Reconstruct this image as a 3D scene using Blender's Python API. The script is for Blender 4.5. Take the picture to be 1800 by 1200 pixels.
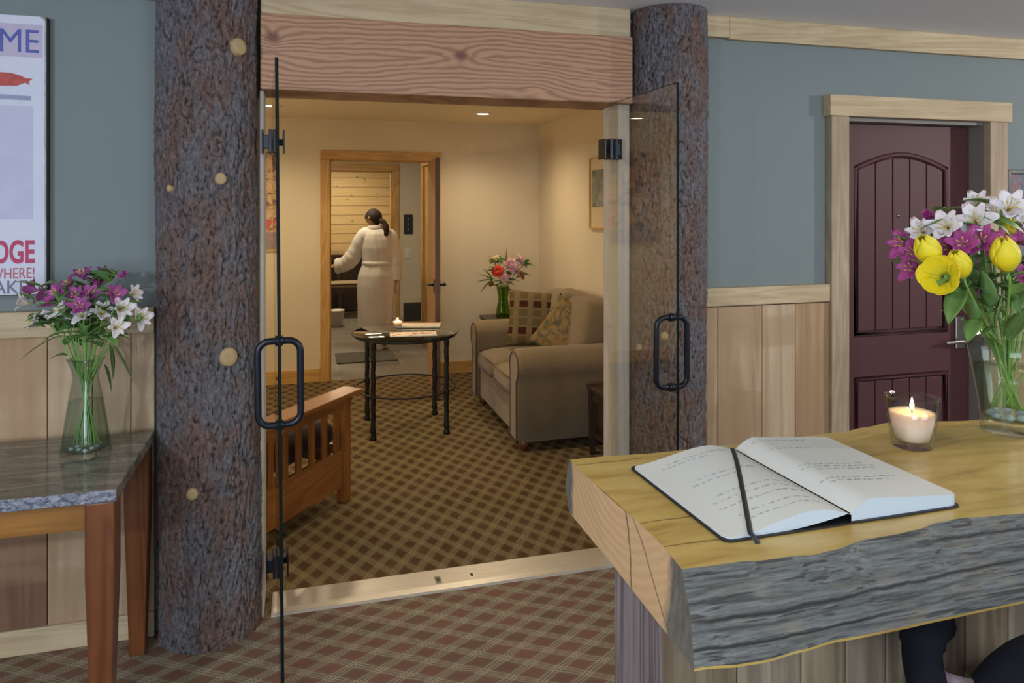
import bpy, bmesh, math, random
from mathutils import Vector, Matrix, noise
random.seed(11)
R = math.radians
PI = math.pi
C = bpy.context.scene.collection
for o in list(bpy.data.objects):
    bpy.data.objects.remove(o)
# ------------------------------------------------------------------ camera
H, F, HOR = 1.6, 1292.0, 355.0          # eye height, focal length in px of an 1800 px frame, horizon row
TH = R(15.8); CT, ST = math.cos(TH), math.sin(TH)
cd = bpy.data.cameras.new('camera'); cam = bpy.data.objects.new('camera', cd); C.objects.link(cam)
cam.location = (0, 0, H); cam.rotation_euler = (PI/2, 0, -TH)
cd.sensor_width = 36; cd.lens = 36*F/1800; cd.shift_y = -(600-HOR)/1800
cd.clip_start = 0.05; cd.clip_end = 60
bpy.context.scene.camera = cam
# ------------------------------------------------------------------ world, exposure, lights
sc = bpy.context.scene
sc.view_settings.view_transform = 'Standard'; sc.view_settings.look = 'None'
sc.view_settings.gamma = 1; sc.view_settings.use_curve_mapping = False
sc.view_settings.exposure = 0.04
w = bpy.data.worlds.new('lobby_daylight'); sc.world = w; w.use_nodes = True
w.node_tree.nodes['Background'].inputs[0].default_value = (0.60, 0.72, 1.0, 1)
w.node_tree.nodes['Background'].inputs[1].default_value = 0.30

def light(name, kind, loc, energy, col, size=0.2, rot=(0, 0, 0), size_y=None, spot=None, blend=0.5):
    l = bpy.data.lights.new(name, kind); l.energy = energy; l.color = col
    if kind == 'AREA':
        l.size = size
        if size_y: l.shape = 'RECTANGLE'; l.size_y = size_y
    else:
        l.shadow_soft_size = size
    if kind == 'SPOT':
        l.spot_size = spot; l.spot_blend = blend
    o = bpy.data.objects.new(name, l); C.objects.link(o); o.location = loc; o.rotation_euler = rot
    return o
COOL = (0.80, 0.88, 1.0); WARM = (1.0, 0.80, 0.54); NEUT = (1.0, 0.93, 0.84)
light('window_daylight', 'AREA', (-1.6, -3.8, 1.5), 120, COOL, 3.2, (R(97), 0, R(-20)), 1.8)
light('window_daylight', 'AREA', (3.5, -3.8, 1.5), 80, COOL, 2.4, (R(97), 0, R(16)), 1.8)
light('lobby_ceiling_light', 'AREA', (-0.7, 0.5, 2.42), 16, NEUT, 0.4, (0, 0, 0))
light('lobby_ceiling_light', 'AREA', (2.4, 1.2, 2.42), 14, NEUT, 0.4, (0, 0, 0))
light('umbrella_flash', 'SPOT', (5.6, 0.75, 2.12), 170, NEUT, 0.05, (R(78), 0, R(55)), spot=R(120), blend=0.8)  # unseen umbrella flash on the right, throws the door casing's hard shadow
light('umbrella_flash', 'SPOT', (-2.2, -0.6, 2.0), 130, COOL, 0.06, (R(80), 0, R(-42)), spot=R(120), blend=0.8)  # unseen umbrella flash on the left, throws the log post's shadow
# ------------------------------------------------------------------ projection helpers (camera pixel -> world point)
def at_z(x, y, z):
    u = (x-900)/F; zc = (H-z)*F/(y-HOR)
    return Vector(((CT*u+ST)*zc, (CT-ST*u)*zc, z))
def at_y(x, y, Y):
    u = (x-900)/F; zc = Y/(CT-ST*u)
    return Vector(((CT*u+ST)*zc, Y, H-(y-HOR)/F*zc))
def at_d(x, y, zc):
    u = (x-900)/F
    return Vector(((CT*u+ST)*zc, (CT-ST*u)*zc, H-(y-HOR)/F*zc))
# ------------------------------------------------------------------ node helper
class NT:
    def __init__(s, name):
        s.m = bpy.data.materials.new(name); s.m.use_nodes = True
        s.t = s.m.node_tree; s.n = s.t.nodes; s.p = s.n['Principled BSDF']
        s.tc = s.n.new('ShaderNodeTexCoord')
    def set(s, node, key, v):
        if v is None: return
        i = node.inputs[key]
        if isinstance(v, bpy.types.NodeSocket): s.t.links.new(v, i)
        else:
            if isinstance(v, (tuple, list)) and len(v) == 3 and i.type == 'RGBA': v = (*v, 1)
            i.default_value = v
    def obj(s, scale=(1, 1, 1), rot=(0, 0, 0), loc=(0, 0, 0)):
        m = s.n.new('ShaderNodeMapping'); s.t.links.new(s.tc.outputs['Object'], m.inputs[0])
        m.inputs['Scale'].default_value = scale; m.inputs['Rotation'].default_value = rot; m.inputs['Location'].default_value = loc
        return m.outputs[0]
    def noise(s, vec, scale=5, detail=4, rough=0.55, dist=0.0):
        n = s.n.new('ShaderNodeTexNoise'); s.set(n, 'Vector', vec); s.set(n, 'Scale', scale); s.set(n, 'Detail', detail)
        s.set(n, 'Roughness', rough); s.set(n, 'Distortion', dist); return n.outputs['Fac']
    def voro(s, vec, scale=5, feature='F1', out='Distance'):
        n = s.n.new('ShaderNodeTexVoronoi'); n.feature = feature; s.set(n, 'Vector', vec); s.set(n, 'Scale', scale); return n.outputs[out]
    def sep(s, vec=None):
        n = s.n.new('ShaderNodeSeparateXYZ'); s.t.links.new(vec or s.tc.outputs['Object'], n.inputs[0]); return n.outputs
    def m2(s, op, a, b=None, c=None):
        n = s.n.new('ShaderNodeMath'); n.operation = op; s.set(n, 0, a); s.set(n, 1, b)
        if c is not None: s.set(n, 2, c)
        return n.outputs[0]
    def ramp(s, fac, stops, interp='LINEAR'):
        n = s.n.new('ShaderNodeValToRGB'); s.set(n, 0, fac); e = n.color_ramp.elements; n.color_ramp.interpolation = interp
        while len(e) < len(stops): e.new(0.5)
        for i, (p, c) in enumerate(stops):
            e[i].position = p
            if isinstance(c, (int, float)): c = (c, c, c)
            e[i].color = (*c, 1)
        return n.outputs[0]
    def mix(s, fac, a, b, mode='MIX'):
        n = s.n.new('ShaderNodeMix'); n.data_type = 'RGBA'; n.blend_type = mode
        s.set(n, 0, fac); s.set(n, 6, a); s.set(n, 7, b); return n.outputs[2]
    def attr(s, name='tone'):
        n = s.n.new('ShaderNodeAttribute'); n.attribute_name = name; return n.outputs['Fac']
    def bump(s, h, strength=0.3, dist=0.01):
        n = s.n.new('ShaderNodeBump'); s.set(n, 'Height', h); n.inputs['Strength'].default_value = strength
        n.inputs['Distance'].default_value = dist; s.t.links.new(n.outputs[0], s.p.inputs['Normal'])
    def fin(s, col, rough=0.6, metal=0.0, spec=None, **kw):
        s.set(s.p, 'Base Color', col); s.set(s.p, 'Roughness', rough); s.set(s.p, 'Metallic', metal)
        if spec is not None: s.set(s.p, 'Specular IOR Level', spec)
        for k, v in kw.items(): s.set(s.p, k.replace('_', ' '), v)
        return s.m
def sr(r, g, b):   # display value 0..255 -> linear
    f = lambda c: (c/255/12.92) if c/255 <= 0.04045 else ((c/255+0.055)/1.055)**2.4
    return (f(r), f(g), f(b))
def shade(c, k): return tuple(min(1, x*k) for x in c)

def plain(name, col, rough=0.5, metal=0.0, var=0.12, scale=18, bump=0.05, **kw):
    t = NT(name); n = t.noise(t.obj(), scale, 5)
    col2 = t.mix(n, shade(col, 1-var), shade(col, 1+var))
    if bump: t.bump(n, bump, 0.004)
    return t.fin(col2, rough, metal, **kw)

def wood(name, dark, light_, axis='Z', freq=60, rough=0.5, tone=None, knots=False, bump=0.15, grain=1.0, coat=0.0, blotch=0.5):
    """straight grained timber; grain runs along axis; optional per-board tone attribute"""
    t = NT(name)
    st = {'X': (0.07, 1, 1), 'Y': (1, 0.07, 1), 'Z': (1, 1, 0.07)}[axis]
    v = t.obj(st)
    if tone is not None:
        a = t.n.new('ShaderNodeVectorMath'); a.operation = 'ADD'; t.t.links.new(v, a.inputs[0])
        cmb = t.n.new('ShaderNodeCombineXYZ'); t.set(cmb, 0, t.m2('MULTIPLY', t.attr(), 7.3)); t.set(cmb, 2, t.m2('MULTIPLY', t.attr(), 3.7))
        t.t.links.new(cmb.outputs[0], a.inputs[1]); v = a.outputs[0]
    fine = t.noise(v, freq*1.6, 6, 0.65)
    big = t.noise(v, freq*0.16, 3, 0.5, 1.2)
    rings = t.m2('ADD', t.m2('MULTIPLY', t.m2('SINE', t.m2('MULTIPLY', big, 60)), 0.5), 0.5)
    g = t.m2('ADD', t.m2('MULTIPLY', rings, 0.32*grain), t.m2('MULTIPLY', fine, 0.7))
    col = t.mix(t.ramp(g, [(0.2, 0), (0.8, 1)]), dark, light_)
    bl = t.noise(t.obj((1.3, 1.3, 1.3)), 2.2, 3)
    col = t.mix(t.m2('MULTIPLY', t.ramp(bl, [(0.42, 0), (0.68, 1)]), blotch), col, shade(dark, 0.85))
    if knots:
        sc_ = {'X': (0.6, 1.6, 1.6), 'Y': (1.6, 0.6, 1.6), 'Z': (1.6, 1.6, 0.6)}[axis]
        k = t.voro(t.obj(sc_), 4.2)
        col = t.mix(t.ramp(k, [(0.03, 1), (0.11, 0)]), col, shade(dark, 0.35))
    if tone is not None:
        # boards themselves differ in colour
        col = t.mix(1.0, col, t.ramp(t.attr(), tone), 'MULTIPLY')
    if tone is not None and name.startswith('rustic'):
        cv = t.n.new('ShaderNodeCombineXYZ'); q_ = t.sep(); t.set(cv, 0, t.m2('MULTIPLY', t.attr(), 31.0)); t.set(cv, 2, t.m2('MULTIPLY', q_[2], 2.6))
        sn = t.noise(cv.outputs[0], 1.0, 3, 0.5); sn2 = t.noise(t.obj((1, 1, 3)), 5, 4)
        col = t.mix(t.m2('MULTIPLY', t.ramp(t.m2('ADD', sn, t.m2('MULTIPLY', t.m2('SUBTRACT', sn2, 0.5), 0.12)), [(0.52, 0), (0.56, 0.5), (0.7, 0.7)]), 1), col, (0.36, 0.235, 0.125))
        kn = t.voro(t.obj((1.3, 0.0, 0.8), loc=(0.37, 0, 0.1)), 3.1); col = t.mix(t.ramp(kn, [(0.02, 0.7), (0.055, 0)]), col, (0.14, 0.07, 0.04))
    t.bump(g, bump, 0.004)
    return t.fin(col, rough, Coat_Weight=coat, Coat_Roughness=0.15)
# ------------------------------------------------------------------ mesh helper
class MB:
    def __init__(s): s.v = []; s.f = []; s.tone = []; s.mi = []; s.sm = []
    def add(s, vs, fs, tone=0.5, mi=0, smooth=False, M=None):
        b = len(s.v)
        s.v += [tuple(M @ Vector(p)) if M else tuple(p) for p in vs]
        for f in fs: s.f.append([i+b for i in f]); s.tone.append(tone); s.mi.append(mi); s.sm.append(smooth)
        return s
    def box(s, x0, x1, y0, y1, z0, z1, tone=0.5, mi=0, M=None):
        vs = [(x, y, z) for z in (z0, z1) for x, y in ((x0, y0), (x1, y0), (x1, y1), (x0, y1))]
        return s.add(vs, [(3, 2, 1, 0), (4, 5, 6, 7), (0, 1, 5, 4), (1, 2, 6, 5), (2, 3, 7, 6), (3, 0, 4, 7)], tone, mi, False, M)
    def tbox(s, p0, p1, w0, d0, w1, d1):
        """tapered square bar between two heights"""
        a, b = Vector(p0), Vector(p1)
        vs = [(a.x+sx*w0/2, a.y+sy*d0/2, a.z) for sx, sy in ((-1, -1), (1, -1), (1, 1), (-1, 1))] + \
             [(b.x+sx*w1/2, b.y+sy*d1/2, b.z) for sx, sy in ((-1, -1), (1, -1), (1, 1), (-1, 1))]
        return s.add(vs, [(3, 2, 1, 0), (4, 5, 6, 7), (0, 1, 5, 4), (1, 2, 6, 5), (2, 3, 7, 6), (3, 0, 4, 7)])
    def tube(s, pts, r, n=12, closed=False, cap=True, tone=0.5, mi=0, flat=1.0):
        pts = [Vector(p) for p in pts]; N = len(pts)
        rs = r if isinstance(r, (list, tuple)) else [r]*N
        b = len(s.v); up = None
        for i, p in enumerate(pts):
            if closed: d = pts[(i+1) % N]-pts[i-1]
            else: d = pts[min(i+1, N-1)]-pts[max(i-1, 0)]
            d.normalize()
            if up is None:
                up = Vector((0, 0, 1)) if abs(d.z) < 0.9 else Vector((1, 0, 0))
            a = d.cross(up).normalized(); up = a.cross(d).normalized()
            for k in range(n):
                t = 2*PI*k/n
                q = p + a*math.cos(t)*rs[i] + up*math.sin(t)*rs[i]*flat
                s.v.append(tuple(q))
        M_ = N if closed else N-1
        for i in range(M_):
            j = (i+1) % N
            for k in range(n):
                l = (k+1) % n
                s.f.append([b+i*n+k, b+i*n+l, b+j*n+l, b+j*n+k]); s.tone.append(tone); s.mi.append(mi); s.sm.append(True)
        if cap and not closed:
            s.f.append([b+k for k in range(n)][::-1]); s.f.append([b+(N-1)*n+k for k in range(n)])
            s.tone += [tone]*2; s.mi += [mi]*2; s.sm += [False]*2
        return s
    def lathe(s, prof, n=32, c=(0, 0, 0), power=2.0, rot=0.0, mi=0, tone=0.5, capb=False, capt=False, sx=1, sy=1, smooth=True):
        b = len(s.v)
        for r, z in prof:
            for k in range(n):
                t = 2*PI*k/n; ct, st = math.cos(t), math.sin(t)
                q = 1.0 if power == 2 else (abs(ct)**power+abs(st)**power)**(-1/power)
                x, y = r*q*ct*sx, r*q*st*sy
                s.v.append((c[0]+x*math.cos(rot)-y*math.sin(rot), c[1]+x*math.sin(rot)+y*math.cos(rot), c[2]+z))
        for i in range(len(prof)-1):
            for k in range(n):
                l = (k+1) % n
                s.f.append([b+i*n+k, b+i*n+l, b+(i+1)*n+l, b+(i+1)*n+k]); s.tone.append(tone); s.mi.append(mi); s.sm.append(smooth)
        if capb: s.f.append([b+k for k in range(n)][::-1]); s.tone.append(tone); s.mi.append(mi); s.sm.append(False)
        if capt: s.f.append([b+(len(prof)-1)*n+k for k in range(n)]); s.tone.append(tone); s.mi.append(mi); s.sm.append(False)
        return s
    def prism(s, poly, a, b, axis='Y', tone=0.5, mi=0, smooth=False):
        """poly in the plane across axis, extruded a..b; poly order (u,v): Y->(x,z), X->(y,z), Z->(x,y)"""
        f = {'Y': lambda p, h: (p[0], h, p[1]), 'X': lambda p, h: (h, p[0], p[1]), 'Z': lambda p, h: (p[0], p[1], h)}[axis]
        n = len(poly); vs = [f(p, a) for p in poly]+[f(p, b) for p in poly]
        fs = [list(range(n))[::-1], list(range(n, 2*n))]
        s.add(vs, fs, tone, mi); s.v = s.v[:-2*n]+vs
        base = len(s.v)-2*n
        for k in range(n):
            l = (k+1) % n
            s.f.append([base+k, base+l, base+n+l, base+n+k]); s.tone.append(tone); s.mi.append(mi); s.sm.append(smooth)
        return s
    def grid(s, fn, nu, nv, tone=0.5, mi=0, closed_u=False):
        b = len(s.v)
        for i in range(nu+(0 if closed_u else 1)):
            for j in range(nv+1): s.v.append(tuple(fn(i/nu, j/nv)))
        W = nv+1; NU = nu
        for i in range(nu):
            i2 = (i+1) % nu if closed_u else i+1
            for j in range(nv):
                s.f.append([b+i*W+j, b+i2*W+j, b+i2*W+j+1, b+i*W+j+1])
                s.tone.append(tone(i/nu, j/nv) if callable(tone) else tone); s.mi.append(mi); s.sm.append(True)
        return s
    def build(s, name, mats, parent=None, bevel=0, seg=2, subsurf=0, solid=0, merge=False, kind=None):
        me = bpy.data.meshes.new(name); me.from_pydata(s.v, [], s.f)
        if not isinstance(mats, (list, tuple)): mats = [mats]
        for m in mats: me.materials.append(m)
        me.polygons.foreach_set('material_index', s.mi); me.polygons.foreach_set('use_smooth', s.sm)
        at = me.attributes.new('tone', 'FLOAT', 'FACE'); at.data.foreach_set('value', s.tone)
        bm = bmesh.new(); bm.from_mesh(me)
        if merge: bmesh.ops.remove_doubles(bm, verts=bm.verts, dist=1e-5)
        bmesh.ops.recalc_face_normals(bm, faces=bm.faces); bm.to_mesh(me); bm.free()
        o = bpy.data.objects.new(name, me); C.objects.link(o)
        if parent: o.parent = parent
        if solid:
            m = o.modifiers.new('solid', 'SOLIDIFY'); m.thickness = solid; m.offset = 0
        if bevel:
            m = o.modifiers.new('bevel', 'BEVEL'); m.width = bevel; m.segments = seg; m.limit_method = 'ANGLE'; m.angle_limit = R(40)
        if subsurf:
            m = o.modifiers.new('sub', 'SUBSURF'); m.levels = subsurf; m.render_levels = subsurf
        if kind: o['kind'] = kind
        return o
def tag(o, label, cat, group=None, kind=None):
    o['label'] = label; o['category'] = cat
    if group: o['group'] = group
    if kind: o['kind'] = kind
    return o
def thing(name, label, cat, loc=(0, 0, 0), rz=0.0, group=None):
    o = bpy.data.objects.new(name, None); C.objects.link(o); o.empty_display_size = 0.05
    o.location = loc; o.rotation_euler = (0, 0, rz); return tag(o, label, cat, group)
def struct(o): o['kind'] = 'structure'; return o
def smooth_poly(pts, n=8, closed=False):
    """Catmull-Rom"""
    pts = [Vector(p) for p in pts]; out = []; N = len(pts)
    rng = range(N) if closed else range(N-1)
    for i in rng:
        p0 = pts[(i-1) % N] if closed or i > 0 else pts[0]
        p1 = pts[i]; p2 = pts[(i+1) % N]
        p3 = pts[(i+2) % N] if closed or i+2 < N else pts[-1]
        for k in range(n):
            t = k/n
            out.append(0.5*((2*p1)+(p2-p0)*t+(2*p0-5*p1+4*p2-p3)*t*t+(3*p1-p0-3*p2+p3)*t**3))
    if not closed: out.append(pts[-1])
    return out
# ------------------------------------------------------------------ materials
def paint(name, col, var=0.05, b=0.08):
    t = NT(name); n = t.noise(t.obj(), 160, 4); n2 = t.noise(t.obj(), 1.4, 2)
    c = t.mix(n2, shade(col, 1-var), shade(col, 1+var)); t.bump(n, b, 0.002); return t.fin(c, 0.75)
M_BLUE = paint('blue_green_wall_paint', (0.175, 0.215, 0.215))
M_CREAM = paint('cream_wall_paint', (0.66, 0.57, 0.40))
M_CEIL = paint('white_ceiling_paint', (0.80, 0.83, 0.88), 0.03, 0.15)
M_CEIL2 = paint('cream_ceiling_paint', (0.80, 0.72, 0.52), 0.03, 0.15)
RUSTIC = [(0.0, (1.18, 1.15, 1.12)), (0.3, (1.05, 0.96, 0.88)), (0.6, (0.86, 0.70, 0.50)), (0.8, (0.70, 0.46, 0.33)), (1.0, (0.36, 0.24, 0.22))]
RUSTIC = [(p, tuple(min(1, c/1.18) for c in k)) for p, k in RUSTIC]
M_WAIN = wood('rustic_wainscot_boards', (0.40, 0.28, 0.165), (0.60, 0.49, 0.34), 'Z', 18, 0.65, tone=RUSTIC, bump=0.12)
M_TRIMX = wood('pale_rough_sawn_trim', (0.40, 0.30, 0.17), (0.60, 0.49, 0.31), 'X', 30, 0.65, bump=0.15, blotch=0.35)
M_TRIMZ = wood('pale_rough_sawn_post_trim', (0.30, 0.22, 0.14), (0.46, 0.37, 0.25), 'Z', 30, 0.65, bump=0.15, blotch=0.6)
M_JAMB = wood('whitewashed_jamb', (0.42, 0.38, 0.33), (0.55, 0.50, 0.43), 'Z', 30, 0.6, bump=0.15, blotch=0.3)
M_GREYJAMB = plain('grey_painted_jamb', (0.20, 0.18, 0.165), 0.6)
M_PINEZ = wood('honey_pine_casing', (0.46, 0.24, 0.06), (0.66, 0.42, 0.14), 'Z', 34, 0.45, knots=True)
M_PINEX = wood('honey_pine_board', (0.46, 0.24, 0.06), (0.66, 0.42, 0.14), 'X', 34, 0.45, knots=True)
M_OAK = wood('mission_oak', (0.20, 0.065, 0.014), (0.36, 0.135, 0.032), 'Z', 36, 0.35, coat=0.3)
M_OAKX = wood('mission_oak_rail', (0.22, 0.075, 0.016), (0.38, 0.15, 0.035), 'X', 36, 0.33, coat=0.35)
M_TABLEW = wood('cherry_table_leg', (0.10, 0.030, 0.010), (0.22, 0.075, 0.022), 'Z', 30, 0.33, coat=0.4)
M_TABLEX = wood('cherry_table_apron', (0.18, 0.070, 0.012), (0.32, 0.15, 0.03), 'X', 26, 0.35, coat=0.4)
M_DARKW = wood('dark_stained_wood', (0.018, 0.010, 0.007), (0.05, 0.028, 0.018), 'Z', 30, 0.4, coat=0.2)

def pine_planks():
    t = NT('knotty_pine_planks'); v = t.obj((0.08, 1, 1)); s = t.sep()
    g = t.noise(v, 40, 5); col = t.mix(g, (0.46, 0.33, 0.15), (0.68, 0.54, 0.30))
    k = t.voro(t.obj((0.8, 0, 1.3)), 7.5); col = t.mix(t.ramp(k, [(0.05, 0.85), (0.17, 0)]), col, (0.16, 0.085, 0.03))
    z = t.m2('FRACT', t.m2('DIVIDE', s[2], 0.14)); gap = t.m2('LESS_THAN', z, 0.05)
    col = t.mix(gap, col, (0.16, 0.10, 0.04)); t.bump(t.m2('SUBTRACT', 1, gap), 0.5, 0.006)
    return t.fin(col, 0.55)
M_PINEPL = pine_planks()

def beam():
    t = NT('reddish_fir_beam'); s = t.sep(); x, z = s[0], s[2]
    nb = t.noise(t.obj((0.9, 1, 3)), 2.5, 3)
    f = None
    wav = t.m2('MULTIPLY', t.m2('SINE', t.m2('ADD', t.m2('MULTIPLY', x, 5.2), 1.0)), 0.014)
    zz = t.m2('ADD', z, wav)
    tot = None
    for (kx, kz, A, wd, h) in ((0.62, 2.185, 0.055, 0.17, 0.035), (-0.115, 2.235, 0.05, 0.09, 0.04), (1.20, 2.13, 0.02, 0.10, 0.02), (0.95, 2.07, 0.03, 0.16, 0.025)):
        dx = t.m2('DIVIDE', t.m2('SUBTRACT', x, kx), wd); dz = t.m2('ABSOLUTE', t.m2('SUBTRACT', zz, kz))
        e = t.m2('EXPONENT', t.m2('MULTIPLY', t.m2('ADD', t.m2('ABSOLUTE', t.m2('MULTIPLY', dx, 1.5)), t.m2('DIVIDE', dz, h)), -1))
        e = t.m2('MULTIPLY', e, A); tot = e if tot is None else t.m2('ADD', tot, e)
    base = t.m2('ABSOLUTE', t.m2('SUBTRACT', zz, 2.18))
    f = t.m2('ADD', t.m2('ADD', base, tot), t.m2('MULTIPLY', nb, 0.085))
    r = t.m2('ADD', t.m2('MULTIPLY', t.m2('SINE', t.m2('MULTIPLY', f, 330)), 0.5), 0.5)
    r = t.m2('POWER', r, 1.7)
    fine = t.noise(t.obj((0.05, 1, 1)), 120, 4)
    col = t.mix(t.m2('MULTIPLY', r, 0.85), (0.42, 0.24, 0.135), (0.19, 0.08, 0.038))
    col = t.mix(t.m2('MULTIPLY', fine, 0.4), col, (0.50, 0.28, 0.17))
    for kx, kz in ((0.62, 2.185), (-0.115, 2.235)):
        d = t.m2('SQRT', t.m2('ADD', t.m2('POWER', t.m2('MULTIPLY', t.m2('SUBTRACT', x, kx), 0.7), 2), t.m2('POWER', t.m2('SUBTRACT', zz, kz), 2)))
        col = t.mix(t.ramp(d, [(0.0, 0.9), (0.012, 0.75), (0.028, 0)]), col, (0.13, 0.04, 0.03))
    t.bump(r, 0.15, 0.003); return t.fin(col, 0.6)
M_BEAM = beam()

def bark():
    t = NT('pine_bark'); v = t.obj((1, 1, 0.55))
    n1 = t.noise(t.obj((1, 1, 0.4)), 14, 6, 0.65, 0.4); n2 = t.ramp(t.noise(v, 85, 7, 0.78), [(0.34, 0), (0.66, 1)]); n3 = t.noise(t.obj((1, 1, 0.6), loc=(3, 1, 7)), 3.2, 3)
    vo = t.voro(t.obj((1, 1, 0.5)), 85)
    grey = t.mix(n2, (0.095, 0.088, 0.098), (0.42, 0.40, 0.43))
    red = t.mix(n2, (0.115, 0.068, 0.055), (0.46, 0.29, 0.225))
    col = t.mix(t.ramp(t.m2('ADD', t.m2('MULTIPLY', n1, 0.5), t.m2('MULTIPLY', n3, 0.5)), [(0.46, 0), (0.56, 0.9)]), grey, red)
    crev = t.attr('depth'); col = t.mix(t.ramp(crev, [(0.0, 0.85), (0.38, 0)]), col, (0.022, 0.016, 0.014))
    lich = t.noise(t.obj((1, 1, 1), loc=(9, 4, 1)), 26, 3); col = t.mix(t.ramp(lich, [(0.66, 0), (0.74, 0.55)]), col, (0.30, 0.31, 0.31))
    hgt = t.m2('ADD', t.m2('MULTIPLY', n2, 0.6), t.m2('MULTIPLY', vo, 0.7)); t.bump(hgt, 1.0, 0.014)
    return t.fin(col, 0.85)
M_BARK = bark()
M_CUT = plain('cut_branch_wood', (0.42, 0.30, 0.15), 0.7, var=0.25, scale=60)

def carpet(name, swap, c1, c2, line, bandk):
    t = NT(name); v = t.obj(); s = t.sep(v)
    wob = t.m2('MULTIPLY', t.m2('SUBTRACT', t.noise(v, 14, 2), 0.5), 0.22)
    X, Y = (s[1], s[0]) if swap else (s[0], s[1])
    a = t.m2('DIVIDE', X, 0.168); b = t.m2('DIVIDE', Y, 0.106)
    p = t.m2('ADD', t.m2('ADD', a, b), wob); q = t.m2('ADD', t.m2('SUBTRACT', a, b), wob)
    def lines(c):
        f = t.m2('ABSOLUTE', t.m2('SUBTRACT', t.m2('FRACT', c), 0.5))       # 0 on a line group centre
        grp = t.m2('LESS_THAN', f, 0.20)
        th = t.m2('GREATER_THAN', t.m2('SINE', t.m2('ADD', t.m2('MULTIPLY', f, 2*PI/0.13), PI/2)), 0.30)
        return t.m2('MULTIPLY', grp, th), t.ramp(f, [(0.17, 1), (0.29, 0)])
    l1, g1 = lines(p); l2, g2 = lines(q)
    L = t.m2('MAXIMUM', l1, l2); cross = t.m2('MULTIPLY', g1, g2)
    cell = t.n.new('ShaderNodeTexWhiteNoise'); cell.noise_dimensions = '2D'
    cmb = t.n.new('ShaderNodeCombineXYZ'); t.set(cmb, 0, t.m2('FLOOR', t.m2('ADD', p, 0.5))); t.set(cmb, 1, t.m2('FLOOR', t.m2('ADD', q, 0.5)))
    t.t.links.new(cmb.outputs[0], cell.inputs['Vector'])
    col = t.mix(cell.outputs['Value'], c1, c2)
    band = t.m2('MULTIPLY', t.m2('MAXIMUM', g1, g2), bandk); col = t.mix(band, col, shade(line, 0.55))
    fz = t.noise(v, 260, 3, 0.7); fz2 = t.noise(v, 30, 2)
    col = t.mix(t.m2('MULTIPLY', L, t.m2('ADD', 0.45, t.m2('MULTIPLY', cross, 0.25))), col, line)
    col = t.mix(t.ramp(fz, [(0.3, 0.35), (0.7, 0)]), col, shade(c1, 0.5))
    t.bump(t.m2('ADD', fz, t.m2('MULTIPLY', L, 0.4)), 0.5, 0.006)
    return t.fin(col, 0.95, spec=0.1)
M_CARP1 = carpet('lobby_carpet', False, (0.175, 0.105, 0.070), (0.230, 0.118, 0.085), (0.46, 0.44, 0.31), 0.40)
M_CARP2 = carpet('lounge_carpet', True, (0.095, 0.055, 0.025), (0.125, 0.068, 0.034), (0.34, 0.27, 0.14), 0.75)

def slate():
    t = NT('slate_tile_floor'); v = t.obj()
    b = t.n.new('ShaderNodeTexBrick'); t.set(b, 'Vector', v); b.inputs['Scale'].default_value = 1
    b.inputs['Brick Width'].default_value = 0.62; b.inputs['Row Height'].default_value = 0.30; b.inputs['Mortar Size'].default_value = 0.008
    t.set(b, 'Color1', (0.24, 0.22, 0.19)); t.set(b, 'Color2', (0.13, 0.13, 0.12)); t.set(b, 'Mortar', (0.33, 0.30, 0.25))
    n = t.noise(v, 6, 6); col = t.mix(n, shade((0.3, 0.27, 0.22), 0.6), b.outputs['Color']); t.bump(n, 0.2, 0.01)
    return t.fin(col, 0.45)
M_SLATE = slate()

def granite():
    t = NT('veined_granite'); v = t.obj((0.35, 1.4, 1), rot=(0, 0, 0.08))
    n1 = t.noise(v, 9, 8, 0.65, 1.2); n2 = t.noise(t.obj(), 120, 4, 0.7)
    col = t.ramp(n1, [(0.30, (0.045, 0.047, 0.042)), (0.44, (0.13, 0.13, 0.10)), (0.54, (0.24, 0.215, 0.17)), (0.64, (0.36, 0.31, 0.26)), (0.75, (0.16, 0.155, 0.13))])
    col = t.mix(t.ramp(n2, [(0.40, 0.4), (0.62, 0)]), col, (0.03, 0.032, 0.036))
    return t.fin(col, 0.10, spec=0.6)
def granite_edge():
    t = NT('rough_granite_edge'); n = t.noise(t.obj((1, 1, 1.5)), 45, 6, 0.7); n2 = t.noise(t.obj(), 160, 3)
    col = t.mix(t.ramp(n, [(0.38, 0), (0.62, 1)]), (0.035, 0.05, 0.085), (0.30, 0.32, 0.37)); t.bump(n2, 0.6, 0.006); return t.fin(col, 0.35)
M_GRAN = granite(); M_GRANE = granite_edge()

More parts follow.
